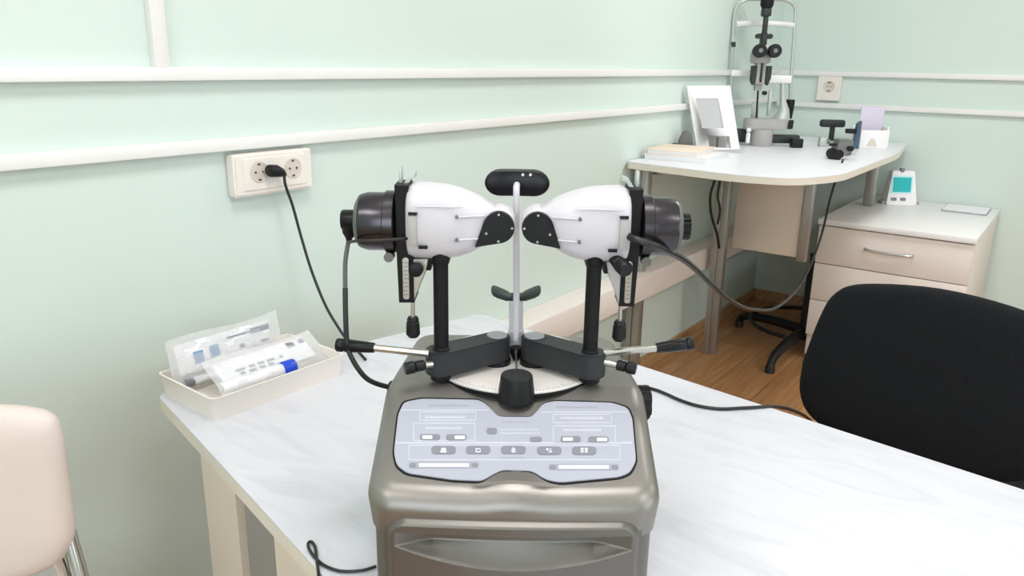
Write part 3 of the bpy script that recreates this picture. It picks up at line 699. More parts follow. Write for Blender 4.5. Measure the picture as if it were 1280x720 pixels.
# ================================================================== TRAY WITH PACKETS
ta = math.radians(-2)
tc_ = Vector((-1.235, 0.842, TZ))
tray = Thing('tray', 'warm white rectangular plastic tray in the table corner by the wall', 'tray', (0, 0, 0)); 
tray.root.location = tc_; tray.root.rotation_euler = (0, 0, ta)
hx, hy, hz = 0.094, 0.147, 0.045
def tray_mesh():
    bm = BM(); rings = []
    def ring(dx, z, r):
        pts = rrect(-hx+dx, -hy+dx, hx-dx, hy-dx, r, 5); rings.append([bm.verts.new((x, y, z)) for x, y in pts])
    ring(0.006, 0, .012); ring(0.0, hz, .014); ring(-0.001, hz+0.0015, .015); ring(0.003, hz+0.0015, .012); ring(0.0035, hz-0.002, .012); ring(0.0085, 0.004, .010)
    for A, B in zip(rings, rings[1:]):
        n = len(A)
        for i in range(n): bm.faces.new((A[i], A[(i+1) % n], B[(i+1) % n], B[i]))
    bm.faces.new(rings[0][::-1]); bm.faces.new(rings[-1]); return bm
tray.p('tray_body', tray_mesh(), K['traym'], ang=50)
def packet(name, label, loc, rot, w, h, tube_r, cap_mat, cap_side, marks, tilt, cap_len=0.022, cap_off=0.0):
    """clear bag (w long, h high) holding a printed card and a tube; local x along the bag, z up"""
    t = Thing(name, label, 'packet', (0, 0, 0), 0, 'sealed bags in the tray'); t.root.location = loc; t.root.rotation_euler = (tilt, 0, rot)
    bm = BM(); nx, nz = 28, 14; rnd = random.Random(h)
    F_ = []; B_ = []
    for j in range(nz+1):
        fr_, br_ = [], []
        for i in range(nx+1):
            u, v = i/nx, j/nz; e = min(u, 1-u, v, 1-v)*6; e = min(1, e)
            bul = 0.001+(tube_r*1.15)*e*max(0, 1-v*1.6)+0.002*e*math.sin(u*23+v*9)*math.cos(v*17+u*5)
            bul = max(bul, 0.0006); top = h*(1+0.03*math.sin(u*7))
            fr_.append(bm.verts.new(((u-.5)*w, -bul, v*top))); br_.append(bm.verts.new(((u-.5)*w, bul, v*top)))
        F_.append(fr_); B_.append(br_)
    for j in range(nz):
        for i in range(nx):
            bm.faces.new((F_[j][i], F_[j][i+1], F_[j+1][i+1], F_[j+1][i])); bm.faces.new((B_[j][i], B_[j+1][i], B_[j+1][i+1], B_[j][i+1]))
    for i in range(nx): bm.faces.new((F_[0][i], B_[0][i], B_[0][i+1], F_[0][i+1])); bm.faces.new((F_[nz][i], F_[nz][i+1], B_[nz][i+1], B_[nz][i]))
    for j in range(nz): bm.faces.new((F_[j][0], F_[j+1][0], B_[j+1][0], B_[j][0])); bm.faces.new((F_[j][nx], B_[j][nx], B_[j+1][nx], F_[j+1][nx]))
    t.p('bag', bm, K['film'], label='crinkled clear plastic bag', ang=60)
    card = t.p('card', add_box(BM(), (-w*0.44, -0.0008, h*0.28), (w*0.40, 0.0008, h*0.88), 0.0003), K['paperw'])
    for kind, x0, z0, x1, z1 in marks:
        t.p('print', add_box(BM(), (x0*w, -0.0014, z0*h), (x1*w, -0.0006, z1*h)), K[kind], card)
    xt0 = -w*0.42; xt1 = w*0.42
    tu = t.p('tube', add_cyl(BM(), (xt0+(cap_off if cap_off > -.05 else -.018), -0.001, tube_r+0.002), (xt1+cap_off, -0.001, tube_r+0.002), tube_r*0.8, n=18, ch=0.001), K['paperw'])
    xc = (xt1+cap_off if cap_side > 0 else xt0+cap_off-0.0)
    t.p('cap', add_cyl(BM(), (xc-cap_side*cap_len, -0.001, tube_r+0.002), (xc, -0.001, tube_r+0.002), tube_r, n=22, ch=0.0012), K[cap_mat], tu, label='blue cap' if cap_mat == 'blue' else 'grey cap')
    return t
mk1 = [('bluep', -.30, .42, -.22, .66), ('bluep', -.16, .46, -.08, .68), ('inkl', .0, .72, .26, .76), ('inkl', .22, .68, .40, .80), ('inkl', .10, .46, .15, .54), ('inkl', .30, .44, .38, .50)]
packet('plastic_packet', 'upright clear bag with pale blue print leaning at the wall side of the tray', (-1.290, 0.830, TZ+0.014), PI/2+ta+0.02, 0.245, 0.098, 0.009, 'greycap', -1, mk1, math.radians(-12), 0.018, -0.0)
mk2 = [('inkl', -.30, .50, -.22, .56), ('inkl', -.18, .50, -.13, .57), ('inkl', -.10, .50, -.05, .57), ('inkl', -.02, .50, .05, .57), ('inkl', -.28, .38, -.24, .46), ('inkl', -.20, .38, -.14, .46), ('inkl', -.11, .38, -.06, .46), ('inkl', -.03, .38, .02, .46), ('ink', .22, .70, .29, .84), ('inkl', .34, .72, .39, .84), ('inkl', .10, .50, .13, .56)]
packet('plastic_packet', 'clear bag with a bright blue tube cap lying slanted in the tray', (-1.183, 0.866, TZ+0.022), PI/2+ta-0.01, 0.245, 0.090, 0.0150, 'blue', 1, mk2, math.radians(-60), 0.028, -0.066)

# ================================================================== WALL SOCKETS
ds = Thing('wall_socket', 'ivory double wall socket with a black plug between its outlets', 'socket', (XW, 1.075, 1.05))
ds.p('frame', add_prism(BM(), rrect(0.970, 1.049, 1.178, 1.141, 0.008), 'x', XW, XW+0.030, 0.005, 3), K['ivory'], ang=30)
ds.p('faceplate', add_prism(BM(), rrect(0.992, 1.062, 1.156, 1.130, 0.003), 'x', XW+0.029, XW+0.0325, 0.001, 1), K['ivory'])
for y in (1.030, 1.120):
    cup = BM(); x0 = XW+0.033; n = 28; zc = 1.100
    R = []
    for (r, x) in ((0.0235, x0), (0.0215, x0+0.0012), (0.020, x0+0.0002), (0.0195, x0-0.0002)):
        R.append([Vector((x, y+r*math.cos(2*PI*i/n), zc+r*math.sin(2*PI*i/n))) for i in range(n)])
    loft(cup, R); o = ds.p('outlet', cup, K['ivoryd'])
    hl = BM()
    for dz in (-0.0095, 0.0095): add_cyl(hl, (x0+0.0001, y+dz, zc), (x0+0.0014, y+dz, zc), 0.0026, n=12)
    for dz in (-0.0165, 0.0165): add_box(hl, (x0, y-0.003, zc+dz-0.002), (x0+0.0016, y+0.003, zc+dz+0.002))
    ds.p('contacts', hl, K['brass'], o)
ss = Thing('wall_socket', 'ivory single wall socket on the back wall between the two white ducts', 'socket', (-1.18, YW, 1.16))
ss.p('frame', add_prism(BM(), rrect(-1.238, 1.166, -1.118, 1.2915, 0.006), 'y', YW-0.028, YW, 0.003, 2), K['ivory'])
cup = BM(); R = []
for (r, yy) in ((0.030, YW-0.028), (0.028, YW-0.030), (0.0255, YW-0.0286), (0.025, YW-0.0284)): R.append([Vector((-1.178+r*math.cos(2*PI*i/28), yy, 1.238+r*math.sin(2*PI*i/28))) for i in range(28)])
loft(cup, R); o = ss.p('outlet', cup, K['ivoryd']); hl = BM()
for dx in (-.0095, .0095): add_cyl(hl, (-1.178+dx, YW-0.030, 1.238), (-1.178+dx, YW-0.0285, 1.238), 0.0028, n=12)
add_box(hl, (-1.186, YW-0.030, 1.257), (-1.170, YW-0.0285, 1.262)); add_box(hl, (-1.186, YW-0.030, 1.214), (-1.170, YW-0.0285, 1.219)); ss.p('contacts', hl, K['brass'], o)
# plug and power cord
p0 = Vector((XW+0.052, 1.045, 1.100))
pw = Thing('power_cable', 'black power cord and plug in the double wall socket hanging to the table', 'cable', p0)
pb = BM()
loft(pb, [[Vector((XW+0.052+a*math.cos(t), y, z+b*math.sin(t))) for t in (2*PI*i/16 for i in range(16))] for (y, z, a, b) in ((1.040, 1.103, .013, .011), (1.043, 1.103, .016, .0135), (1.062, 1.101, .0165, .0135), (1.074, 1.097, .013, .010), (1.082, 1.092, .0065, .0055))])
pw.p('plug', pb, K['black'], label='black moulded plug', ang=50)
pins = BM()
add_cyl(pins, (XW+0.03, 1.0395, 1.100), (XW+0.05, 1.048, 1.100), 0.0024, n=10); pw.p('pin', pins, K['steel'])
def wp(px, py, x): return onx(px, py, x)
cp_ = [Vector((XW+0.052, 1.080, 1.093)), wp(357, 232, XW+.055), wp(366, 258, XW+.06), wp(377, 298, XW+.075), wp(390, 340, XW+.10), wp(407, 382, XW+.135), wp(424, 411, XW+.17), wp(436, 428, XW+.20)]
e = [onz(448, 440, TZ+0.010, True), onz(457, 449.5, TZ+0.0035, True)]
pw.p('cord', add_tube(BM(), cp_+e, 0.0032, 10), K['rubber'])

# ================================================================== CORNER DESK
DZ = 0.97
dk = Thing('desk', 'white corner desk with grey metal legs carrying the slit lamp', 'desk', (-1.1, 3.4, 0))
dp = rounded([(-1.462, 2.74), (-0.99, 2.672), (-0.80, 2.72), (-0.70, 2.95), (-0.695, 3.90), (-0.76, 4.44), (-1.462, 4.44)], [0.03, 0.08, 0.10, 0.12, 0.12, 0.02, 0.01], 8)
dk.p('tabletop', add_prism(BM(), dp, 'z', DZ-0.004, DZ, 0.001, 1), K['desk']); dk.p('edge_band', add_prism(BM(), dp, 'z', DZ-0.028, DZ-0.0041, 0.001, 1), K['edge'])
def leg(x0, y0, w=0.062, d=0.04):
    bm = BM(); g = 0.004
    add_box(bm, (x0, y0, 0.0), (x0+w*0.5-g/2, y0+d, DZ-0.028), 0.004); add_box(bm, (x0+w*0.5+g/2, y0, 0), (x0+w, y0+d, DZ-0.028), 0.004)
    add_box(bm, (x0+0.006, y0+0.006, 0.002), (x0+w-0.006, y0+d-0.006, DZ-0.03)); return bm
dk.p('leg', leg(-1.335, 3.39), K['alu']); dk.p('leg', leg(-1.452, 2.80), K['alu']); dk.p('panel_post', add_box(BM(), (-.972, 3.48, .50), (-.932, 3.515, DZ-.028), .004), K['alu'], label='grey post at the end of the hanging panel'); dk.p('support_post', add_box(BM(), (-.86, 4.10, .684), (-.81, 4.14, DZ-.028), .004), K['alu'], label='short grey post standing on the cabinet top')
dk.p('modesty_panel', add_box(BM(), (-1.275, 3.49, 0.515), (-0.975, 3.508, DZ-0.028), 0.001), K['cream'], label='cream hanging panel between the legs')
dk.p('under_rail', add_box(BM(), (-1.40, 2.86, DZ-0.06), (-1.36, 3.45, DZ-0.028), 0.002), K['alu'])
hc = BM(); 
add_tube(hc, [at(893, 226, 3.3), at(888, 245, 3.32), at(889, 268, 3.35), at(896, 292, 3.4), at(899, 310, 3.42)], 0.006, 8)
o = single('hanging_cable', hc, K['rubber'], 'black cable hanging under the desk to the left of its double leg', 'cable', at(893, 226, 3.3), PSI)
hc = BM(); add_tube(hc, [at(900, 226, 3.3), at(897, 245, 3.32), at(900, 262, 3.35), at(897, 280, 3.38)], 0.005, 8)
single('hanging_cable', hc, K['rubber'], 'shorter black cable under the desk touching its double leg', 'cable', at(900, 226, 3.3), PSI)

# ================================================================== SLIT LAMP (frame turned with PSI, desk height DZ)
sx, sy = 1.20, 3.80
sl = Thing('slit_lamp', 'slit lamp microscope with two black oculars on the corner desk', 'medical instrument', (sx, sy, DZ), PSI)
OFF = [0, 0]
def V(x, y, z): return Vector((x+OFF[0], y, DZ+z+OFF[1]))
# head frame of thin tubes
fy = 3.86
fr = BM(); add_tube(fr, [V(1.050, fy, 0.01), V(1.035, fy, .30), V(1.020, fy, .56), V(1.030, fy, .635), V(1.065, fy, .66), V(1.10, fy, .665), V(1.16, fy, .668), V(1.24, fy, .665), V(1.275, fy, .655), V(1.302, fy, .63), V(1.308, fy, .56), V(1.318, fy, .35), V(1.326, fy, .215)], 0.0075, 10, 6)
hf = sl.p('head_frame', fr, K['slight'], label='thin pale arched head frame')
sl.p('collar', add_cyl(BM(), V(1.027, fy, .475), V(1.030, fy, .452), 0.011, n=14), K['sdark'], hf)
sl.p('forehead_strap', add_tube(BM(), [V(1.03, fy, .553), V(1.09, fy+.03, .56), V(1.17, fy+.04, .562), V(1.25, fy+.03, .56), V(1.31, fy, .553)], 0.013, 8), K['white'], hf, label='white forehead band')
cr = BM(); add_box(cr, V(1.03, fy-.012, .318), V(1.14, fy+.012, .348), 0.005); add_box(cr, V(1.19, fy-.02, .288), V(1.32, fy+.02, .328), 0.01)
sl.p('chin_rest', cr, K['white'], hf)
sl.p('grip', add_lathe(BM(), V(1.330, fy, .215), V(1.330, fy, .125), [(0, .019), (0.1, .021), (0.5, .019), (1, .015)], 16), K['black'], hf)
sl.p('grip', add_lathe(BM(), V(1.336, fy, .118), V(1.336, fy, .075), [(0, .018), (0.1, .02), (0.9, .019), (1, .014)], 16), K['black'], hf)
sl.p('side_tube', add_cyl(BM(), V(1.318, fy, .29), V(1.329, fy, .21), 0.008, n=12), K['slight'], hf)
# base
OFF[:] = [-.030, 0]
bs = BM(); add_cyl(bs, V(1.212, 3.78, 0), V(1.212, 3.78, .078), 0.052, n=32, ch=.003); base = sl.p('base_drum', bs, K['sgrey'])
ab = BM(); add_prism(ab, stadium((1.135, 3.79), (1.262, 3.80), 0.042, 0.045), 'z', DZ+.076, DZ+.128, 0.004, 2); sl.p('turning_arm', ab, K['sgrey'], base)
a2 = BM(); loft(a2, [[Vector((cx_+a*math.cos(t), 3.80+b*math.sin(t), DZ+z)) for t in (2*PI*i/16 for i in range(16))] for (cx_, z, a, b) in ((1.255, .10, .050, .045), (1.275, .135, .038, .035), (1.283, .17, .024, .022), (1.272, .215, .014, .014), (1.262, .29, .012, .012))])
sl.p('lamp_arm', a2, K['slight'], base)
tr = BM(); add_box(tr, V(1.25, 3.78, .012), V(1.40, 3.82, .052), 0.008); sl.p('cross_slide', tr, K['sdark'], base)
sl.p('slide_end', add_box(BM(), V(1.335, 3.70, 0.0), V(1.388, 3.74, .042), 0.004), K['black'], base)
sl.p('axle', add_box(BM(), V(1.10, 3.80, .012), V(1.165, 3.85, .075), 0.006), K['sdark'], base)
sl.p('slide_knob', add_lathe(BM(), V(1.140, 3.75, .015), V(1.140, 3.75, .085), [(0, .010), (0.6, .010), (0.7, .006), (0.8, .012), (1, .008)], 14), K['white'], base)
# microscope
OFF[:] = [-.036, -.016]
hd = BM(); add_box(hd, V(1.140, 3.76, .395), V(1.222, 3.84, .445), 0.012, 3); add_box(hd, V(1.160, 3.77, .30), V(1.206, 3.82, .40), 0.006)
head = sl.p('microscope_head', hd, K['sgrey'])
for x in (1.150, 1.217):
    oc = sl.p('ocular', add_lathe(BM(), V(x, 3.77, .447), V(x, 3.70, .452), [(0, .022), (0.3, .024), (0.55, .030), (0.9, .031), (1, .028)], 28), K['blackg'], head, label='black eyepiece')
    sl.p('lens', add_cyl(BM(), V(x, 3.702, .452), V(x, 3.698, .452), 0.010, n=18), K['darksteel'], oc)
for x0, x1 in ((1.140, 1.161), (1.206, 1.230)):
    sl.p('side_knob', add_prism(BM(), rounded([(x0-.036, DZ+.299), (x0-.024, DZ+.279), (x1-.036, DZ+.314), (x1-.036, DZ+.369), (x0-.036, DZ+.369)], .004), 'y', 3.765, 3.80, 0.003, 2), K['sdark'], head)
sl.p('centre_strip', add_box(BM(), V(1.178, 3.764, .31), V(1.188, 3.772, .395), 0.001), K['sdark'], head)
sl.p('bridge', add_box(BM(), V(1.165, 3.77, .44), V(1.202, 3.81, .478), 0.01), K['white'], head)
OFF[:] = [-.024, -.012]
il = BM(); add_box(il, V(1.164, 3.79, .47), V(1.190, 3.83, .528), 0.004); add_box(il, V(1.168, 3.79, .52), V(1.186, 3.82, .60), 0.003); add_box(il, V(1.158, 3.785, .60), V(1.196, 3.835, .635), 0.006)
for x in (1.150, 1.203): add_cyl(il, V(x, 3.79, .513), V(x, 3.82, .513), 0.0115, n=14)
add_box(il, V(1.15, 3.80, .507), V(1.205, 3.81, .52))
lampc = sl.p('lamp_column', il, K['sdark'])
sl.p('lamp_head', add_lathe(BM(), V(1.177, 3.81, .63), V(1.177, 3.81, .76), [(0, .020), (0.15, .030), (0.5, .030), (0.6, .024), (1, .018)], 20), K['black'], lampc)
sl.p('thin_rod', add_cyl(BM(), V(1.172, 3.80, .30), V(1.180, 3.80, .125), 0.0045, n=10), K['black'], base)
mb = BM(); add_box(mb, V(1.165, 3.84, .135), V(1.20, 3.85, .215), 0.003); add_box(mb, V(1.236, 3.82, .15), V(1.25, 3.84, .27), 0.003); sl.p('mirror_bracket', mb, K['slight'], base)
OFF[:] = [-.036, -.016]
sl.p('focus_knob', add_cyl(BM(), V(1.208, 3.76, .262), V(1.208, 3.78, .262), 0.010, n=14), K['black'], head)
cc_ = BM(); add_box(cc_, V(1.168, 3.79, .272), V(1.20, 3.82, .31), 0.003); sl.p('lower_mount', cc_, K['sgrey'], head)

OFF[:] = [0, 0]
# ================================================================== THINGS ON THE DESK
# tilted white light box frame with grey face
pf = Thing('light_box', 'tilted white panel with a grey face and a lower window, leaning on the desk', 'light box', (0.88, 3.46, DZ), PSI)
def q(px, py, Y=3.46): v = at(px, py, Y); return (v.x, v.z)
# front board with two openings built from strips that share corners
TL, TR, BR_, BL_ = q(858, 107), q(912, 107), q(924, 186), q(871, 188.5)
gTL, gTR, gBR, gBL = q(869, 123), q(897, 123), q(904, 160), q(877, 160)
hTL, hTR, hBR, hBL = q(884, 169), q(911, 170), q(913, 185), q(886, 184)
b = BM()
for poly in ([TL, TR, gTR, gTL], [TL, gTL, gBL, hTL, hBL, BL_], [TR, BR_, hBR, hTR, gBR, gTR], [gBL, gBR, hTR, hTL], [hBL, hBR, BR_, BL_]):
    add_prism(b, [p for p in poly], 'y', 3.45, 3.47)
board_ = pf.p('board', b, K['white'])
pf.p('grey_face', add_prism(BM(), [gTL, gTR, gBR, gBL], 'y', 3.453, 3.467), K['screen'], board_, label='grey display face')
pf.p('stand', add_prism(BM(), [(BL_[0]+.02, DZ), (BR_[0]-.02, DZ), (BR_[0]-.02, DZ+.008), (BL_[0]+.02, DZ+.008)], 'y', 3.47, 3.57, .001, 1), K['white'])
sb = BM(); add_box(sb, (0.865, 3.53, DZ+0.008), (0.905, 3.57, DZ+0.073), 0.006); add_box(sb, (0.913, 3.53, DZ+.008), (0.95, 3.57, DZ+.060), 0.003)
pf.p('back_support', sb, K['sgrey'], label='grey block seen through the lower window')
# books under it
bw = Thing('book', 'peach-covered book lying on the near left end of the desk', 'book', (0, 0, 0))
bw.root.location = (-1.345, 3.00, DZ+0.022); bw.root.rotation_euler = (0, 0, math.radians(8))
bw.p('pages', add_box(BM(), (-0.105, -0.13, 0.002), (0.10, 0.13, 0.016), 0.001), K['paperw']); 
cvr = BM(); add_box(cvr, (-.11, -.135, 0.016), (.105, .135, .0185), .0006); add_box(cvr, (-.11, -.135, 0.0), (.105, .135, .002), .0006); add_box(cvr, (-.112, -.135, 0.0), (-.108, .135, .0185), .0006); bw.p('cover', cvr, K['peach'])
b2 = Thing('folder', 'thick white folder under the peach book on the desk', 'folder', (0, 0, 0)); b2.root.location = (-1.325, 3.03, DZ); b2.root.rotation_euler = (0, 0, math.radians(5))
b2.p('pages', add_box(BM(), (-.128, -.165, .002), (.125, .112, .019), .001), K['paperw']); cvr = BM(); add_box(cvr, (-.132, -.17, .019), (.13, .117, .0218), .0008); add_box(cvr, (-.132, -.17, 0), (.13, .117, .0022), .0008); b2.p('cover', cvr, K['white'])
# dark device behind the panel with cord
dd = Thing('power_adapter', 'dark grey rounded box with a cord behind the white tilted panel', 'adapter', (0.742, 3.42, DZ), PSI)
dd.p('case', add_prism(BM(), rounded([(0.705, DZ), (0.785, DZ), (0.765, DZ+.085), (0.735, DZ+.10), (0.715, DZ+.06)], .012), 'y', 3.405, 3.435, .004, 2), K['darksteel'])
dd.p('cord', add_tube(BM(), [(0.715, 3.42, DZ+.03), (0.695, 3.41, DZ+.036), (0.672, 3.395, DZ+.030), (0.655, 3.385, DZ+.006)], 0.005, 8), K['rubber'])
# T-shaped black stand
ts = Thing('headrest_stand', 'black T-shaped stand at the back of the desk near the corner', 'stand', (1.595, 3.97, DZ), PSI)
ts.p('crossbar', add_box(BM(), V(1.530, 3.95, .080), V(1.650, 3.99, .116), 0.010, 3), K['sdark']); ts.p('stem', add_box(BM(), V(1.582, 3.96, .012), V(1.604, 3.98, .09), 0.003), K['sdark']); ts.p('foot', add_box(BM(), V(1.55, 3.94, 0), V(1.64, 4.0, .014), 0.003), K['slight'])
cg = Thing('metal_clip', 'small steel cube-shaped clip on the desk beside the T-shaped stand', 'clip', (1.50, 3.80, DZ), PSI)
cg.p('body', add_box(BM(), V(1.47, 3.79, 0), V(1.505, 3.82, .045), .004), K['slight']); cg.p('knob', add_cyl(BM(), V(1.505, 3.80, .025), V(1.52, 3.80, .025), .012, n=14), K['darksteel'])
dc = Thing('desk_device', 'dark grey clamp-like device at the desk edge where the long cable ends', 'device', (1.35, 3.26, DZ), PSI)
dc.p('body', add_prism(BM(), rounded([(1.335, DZ+.012), (1.395, DZ+.02), (1.397, DZ+.082), (1.335, DZ+.084), (1.328, DZ+.05)], .006), 'y', 3.24, 3.30, .004, 2), K['darksteel'])
dc.p('wheel', add_lathe(BM(), (1.345, 3.235, DZ+.022), (1.325, 3.30, DZ+.022), [(0, .018), (.1, .022), (.9, .022), (1, .018)], 22), K['black'])
dc.p('lens', add_cyl(BM(), V(1.383, 3.225, .048), V(1.383, 3.245, .048), .011, n=16), K['blackg']); dc.p('tab', add_box(BM(), V(1.305, 3.25, .055), V(1.335, 3.27, .066), .002), K['black'])
dc.p('bracket', add_tube(BM(), [V(1.35, 3.24, .004), V(1.385, 3.235, .02), V(1.41, 3.24, .03)], .004, 8), K['steel'])
bc = Thing('dark_clip', 'slate blue upright clip on a black bar left of the white card box', 'clip', (1.60, 3.72, DZ), PSI)
bc.p('bar', add_box(BM(), V(1.560, 3.71, .070), V(1.618, 3.74, .092), .005), K['black']); bc.p('blade', add_prism(BM(), rounded([(1.600, DZ+.0), (1.624, DZ+0), (1.624, DZ+.13), (1.606, DZ+.115)], .004), 'y', 3.71, 3.735, .002, 1), K['deskblue'])
cbx = Thing('card_box', 'white open box holding an upright lilac card at the right of the desk', 'box', (1.71, 3.77, DZ), PSI)
w_ = BM(); add_box(w_, V(1.640, 3.74, 0), V(1.775, 3.75, .085), .002); add_box(w_, V(1.640, 3.75, 0), V(1.648, 3.84, .085), .002); add_box(w_, V(1.767, 3.75, 0), V(1.775, 3.84, .10), .002); add_box(w_, V(1.64, 3.835, 0), V(1.775, 3.845, .10), .002); add_box(w_, V(1.64, 3.75, 0), V(1.775, 3.84, .006))
bxx = cbx.p('box', w_, K['white']); cbx.p('card', add_box(BM(), V(1.652, 3.80, .008), V(1.763, 3.806, .19), .001), K['lilac']); 
cbx.p('emblem', add_prism(BM(), [(1.672, DZ+.010), (1.722, DZ+.010), (1.705, DZ+.045), (1.688, DZ+.045)], 'y', 3.7385, 3.741), K['ivoryd'], bxx, label='beige emblem')

# ================================================================== DRAWER CABINET
cb_ = Thing('drawer_cabinet', 'pale drawer cabinet against the back wall beside the corner desk', 'cabinet', (-0.62, 4.0, 0))
cx0, cx1, cy0, cy1, cz1 = -0.925, -0.300, 3.60, 4.445, 0.683
cb_.p('carcass', add_box(BM(), (cx0+.006, cy0+.02, 0.03), (cx1-.006, cy1, cz1-.024), .001), K['cab'])
cb_.p('cabinet_top', add_box(BM(), (cx0, cy0-.012, cz1-.024), (cx1, cy1, cz1), .0015), K['cabtop'])
for (z0, z1) in ((.482, .652), (.308, .478), (.134, .304)):
    d = cb_.p('drawer', add_box(BM(), (cx0+.004, cy0, z0), (cx1-.006, cy0+.019, z1), .0015), K['cab'])
    h = BM(); zc = (z0+z1)/2+.006; xs = -0.62
    add_tube(h, [(xs-.095, cy0+.001, zc+.004), (xs-.09, cy0-.016, zc+.003), (xs-.05, cy0-.024, zc), (xs, cy0-.026, zc-.001), (xs+.05, cy0-.024, zc), (xs+.09, cy0-.016, zc+.003), (xs+.095, cy0+.001, zc+.004)], 0.006, 10)
    cb_.p('handle', h, K['chrome'], d)
cb_.p('plinth', add_box(BM(), (cx0+.02, cy0+.04, 0), (cx1-.02, cy1-.01, .03)), K['cream'])
# timer
ti = Thing('timer', 'white desktop timer with a turquoise screen standing on the drawer cabinet', 'timer', (1.955, 3.90, cz1), PSI)
def tq(px, py, Y=3.88): v = at(px, py, Y); return (v.x, v.z)
fz = cz1
body = BM(); 
prof = rounded([(1.868, fz), (2.020, fz), (1.998, fz+.165), (1.888, fz+.165)], .008)
t = bmesh.new(); A = [t.verts.new((x, 3.86+(z-fz)*0.15, z)) for x, z in prof]; B = [t.verts.new((x, 3.935-(z-fz)*0.1, z)) for x, z in prof]; n = len(prof)
t.faces.new(A[::-1]); t.faces.new(B)
for i in range(n): t.faces.new((A[i], A[(i+1) % n], B[(i+1) % n], B[i]))
join(body, t); tbod = ti.p('case', body, K['white'])
def lean(bm): 
    for v in bm.verts: v.co.y += (v.co.z-fz)*0.15
    return bm
ti.p('screen_frame', lean(add_prism(BM(), rrect(1.885, fz+.055, 1.990, fz+.142, .006), 'y', 3.857, 3.862)), K['cyanf'], tbod)
ti.p('screen', lean(add_prism(BM(), rrect(1.893, fz+.063, 1.982, fz+.134, .003), 'y', 3.855, 3.8585)), K['cyan'], tbod, label='turquoise display')
for x in (1.902, 1.948): ti.p('button', lean(add_prism(BM(), rrect(x-.013, fz+.020, x+.013, fz+.034, .004), 'y', 3.855, 3.861)), K['ink'], tbod)
ti.p('hook', add_box(BM(), (1.925, 3.88, fz+.158), (1.945, 3.90, fz+.178), .004), K['greycap'], tbod)
for x in (1.862, 2.026): ti.p('foot', add_box(BM(), (x-.012, 3.87, fz), (x+.012, 3.92, fz+.014), .003), K['sgrey'], tbod)
# paper sheets on the cabinet
pp = Thing('paper_pad', 'thin white paper pad with a grey edge on the cabinet beside the timer', 'paper', (-0.42, 4.25, cz1))
P_ = [onz(a, b, cz1, True) for a, b in ((1182, 259), (1206, 248), (1260, 252), (1238, 265))]
P_ = [(-0.525, 4.20), (-0.525, 4.41), (-0.335, 4.41), (-0.335, 4.20)]
pp.p('backing', add_prism(BM(), rounded(P_, .004), 'z', cz1, cz1+.006), K['inkl']); pp.p('sheet', add_prism(BM(), rounded([(x+(.004 if x < -.4 else -.004), y+(.006 if y < 4.3 else -.004)) for x, y in P_], .003), 'z', cz1+.006, cz1+.009), K['paperw'])

# ================================================================== BLACK OFFICE CHAIR
ch = Thing('office_chair', 'black fabric office chair behind the right side of the marble table', 'chair', (-0.19, 1.80, 0))
def chair_back():
    bm = BM(); cx = -0.195; outline = []
    pts = [(-.243, .690), (-.238, .622), (-.200, .572), (-.10, .540), (0, .531), (.10, .534), (.200, .560), (.236, .622), (.243, .690), (.222, .80), (.198, .862), (.145, .895), (0, .913), (-.145, .895), (-.198, .862), (-.222, .80)]
    P = smooth_path([(a, b, 0) for a, b in pts]+[(pts[0][0], pts[0][1], 0)], 5)[:-1]
    cen = Vector((0, .73, 0)); n = len(P); rings = []
    def yb(x, z): return 1.70+0.35*x*x*1.0+(z-.55)*0.10
    prof = [(0.0, -.006, 0), (0.5, -.012, 0), (0.8, -.014, 0), (0.93, -.010, 0), (0.985, 0.0, 0), (1.0, .014, 0), (0.99, .028, 0), (0.95, .040, 0), (0.8, .05, 0), (0.4, .054, 0), (0.0, .055, 0)]
    for s, off, _ in prof:
        ring = []
        for p in P:
            v = cen+(p-cen)*max(s, 0.02); ring.append(bm.verts.new((cx+v.x*1.03, yb(v.x, v.y)+off, v.y-.006)))
        rings.append(ring)
    for A, B in zip(rings, rings[1:]):
        for i in range(n): bm.faces.new((A[i], A[(i+1) % n], B[(i+1) % n], B[i]))
    bm.faces.new(rings[0][::-1]); bm.faces.new(rings[-1]); return bm
ch.p('backrest', chair_back(), K['fabric'], ang=70)
ch.p('seat', add_prism(BM(), rounded([(-.43, 1.80), (.05, 1.80), (.07, 2.25), (-.45, 2.25)], .09, 8), 'z', .34, .41, .025, 4), K['fabric'])
ch.p('back_bar', add_tube(BM(), [(-.19, 1.98, .34), (-.19, 1.84, .33), (-.19, 1.775, .47), (-.19, 1.765, .62), (-.19, 1.768, .70)], .014, 10), K['black'])
ch.p('gas_column', add_lathe(BM(), (-.19, 2.02, .07), (-.19, 2.02, .345), [(0, .03), (.5, .03), (.52, .018), (1, .018)], 20), K['black'])
for i in range(5):
    a = 2*PI*i/5+0.3; e_ = Vector((-.19+.27*math.cos(a), 2.02+.27*math.sin(a), .06)); c_ = Vector((-.19, 2.02, .10))
    l = ch.p('base_arm', add_tube(BM(), [c_, c_.lerp(e_, .5)+Vector((0, 0, .01)), e_], lambda t: .022-.008*t, 10), K['black'])
    cst = BM(); add_cyl(cst, e_+Vector((-.02*math.sin(a), .02*math.cos(a), -.034)), e_-Vector((-.02*math.sin(a), .02*math.cos(a), .034)), .026, n=18, ch=.004); ch.p('caster', cst, K['black'], l)

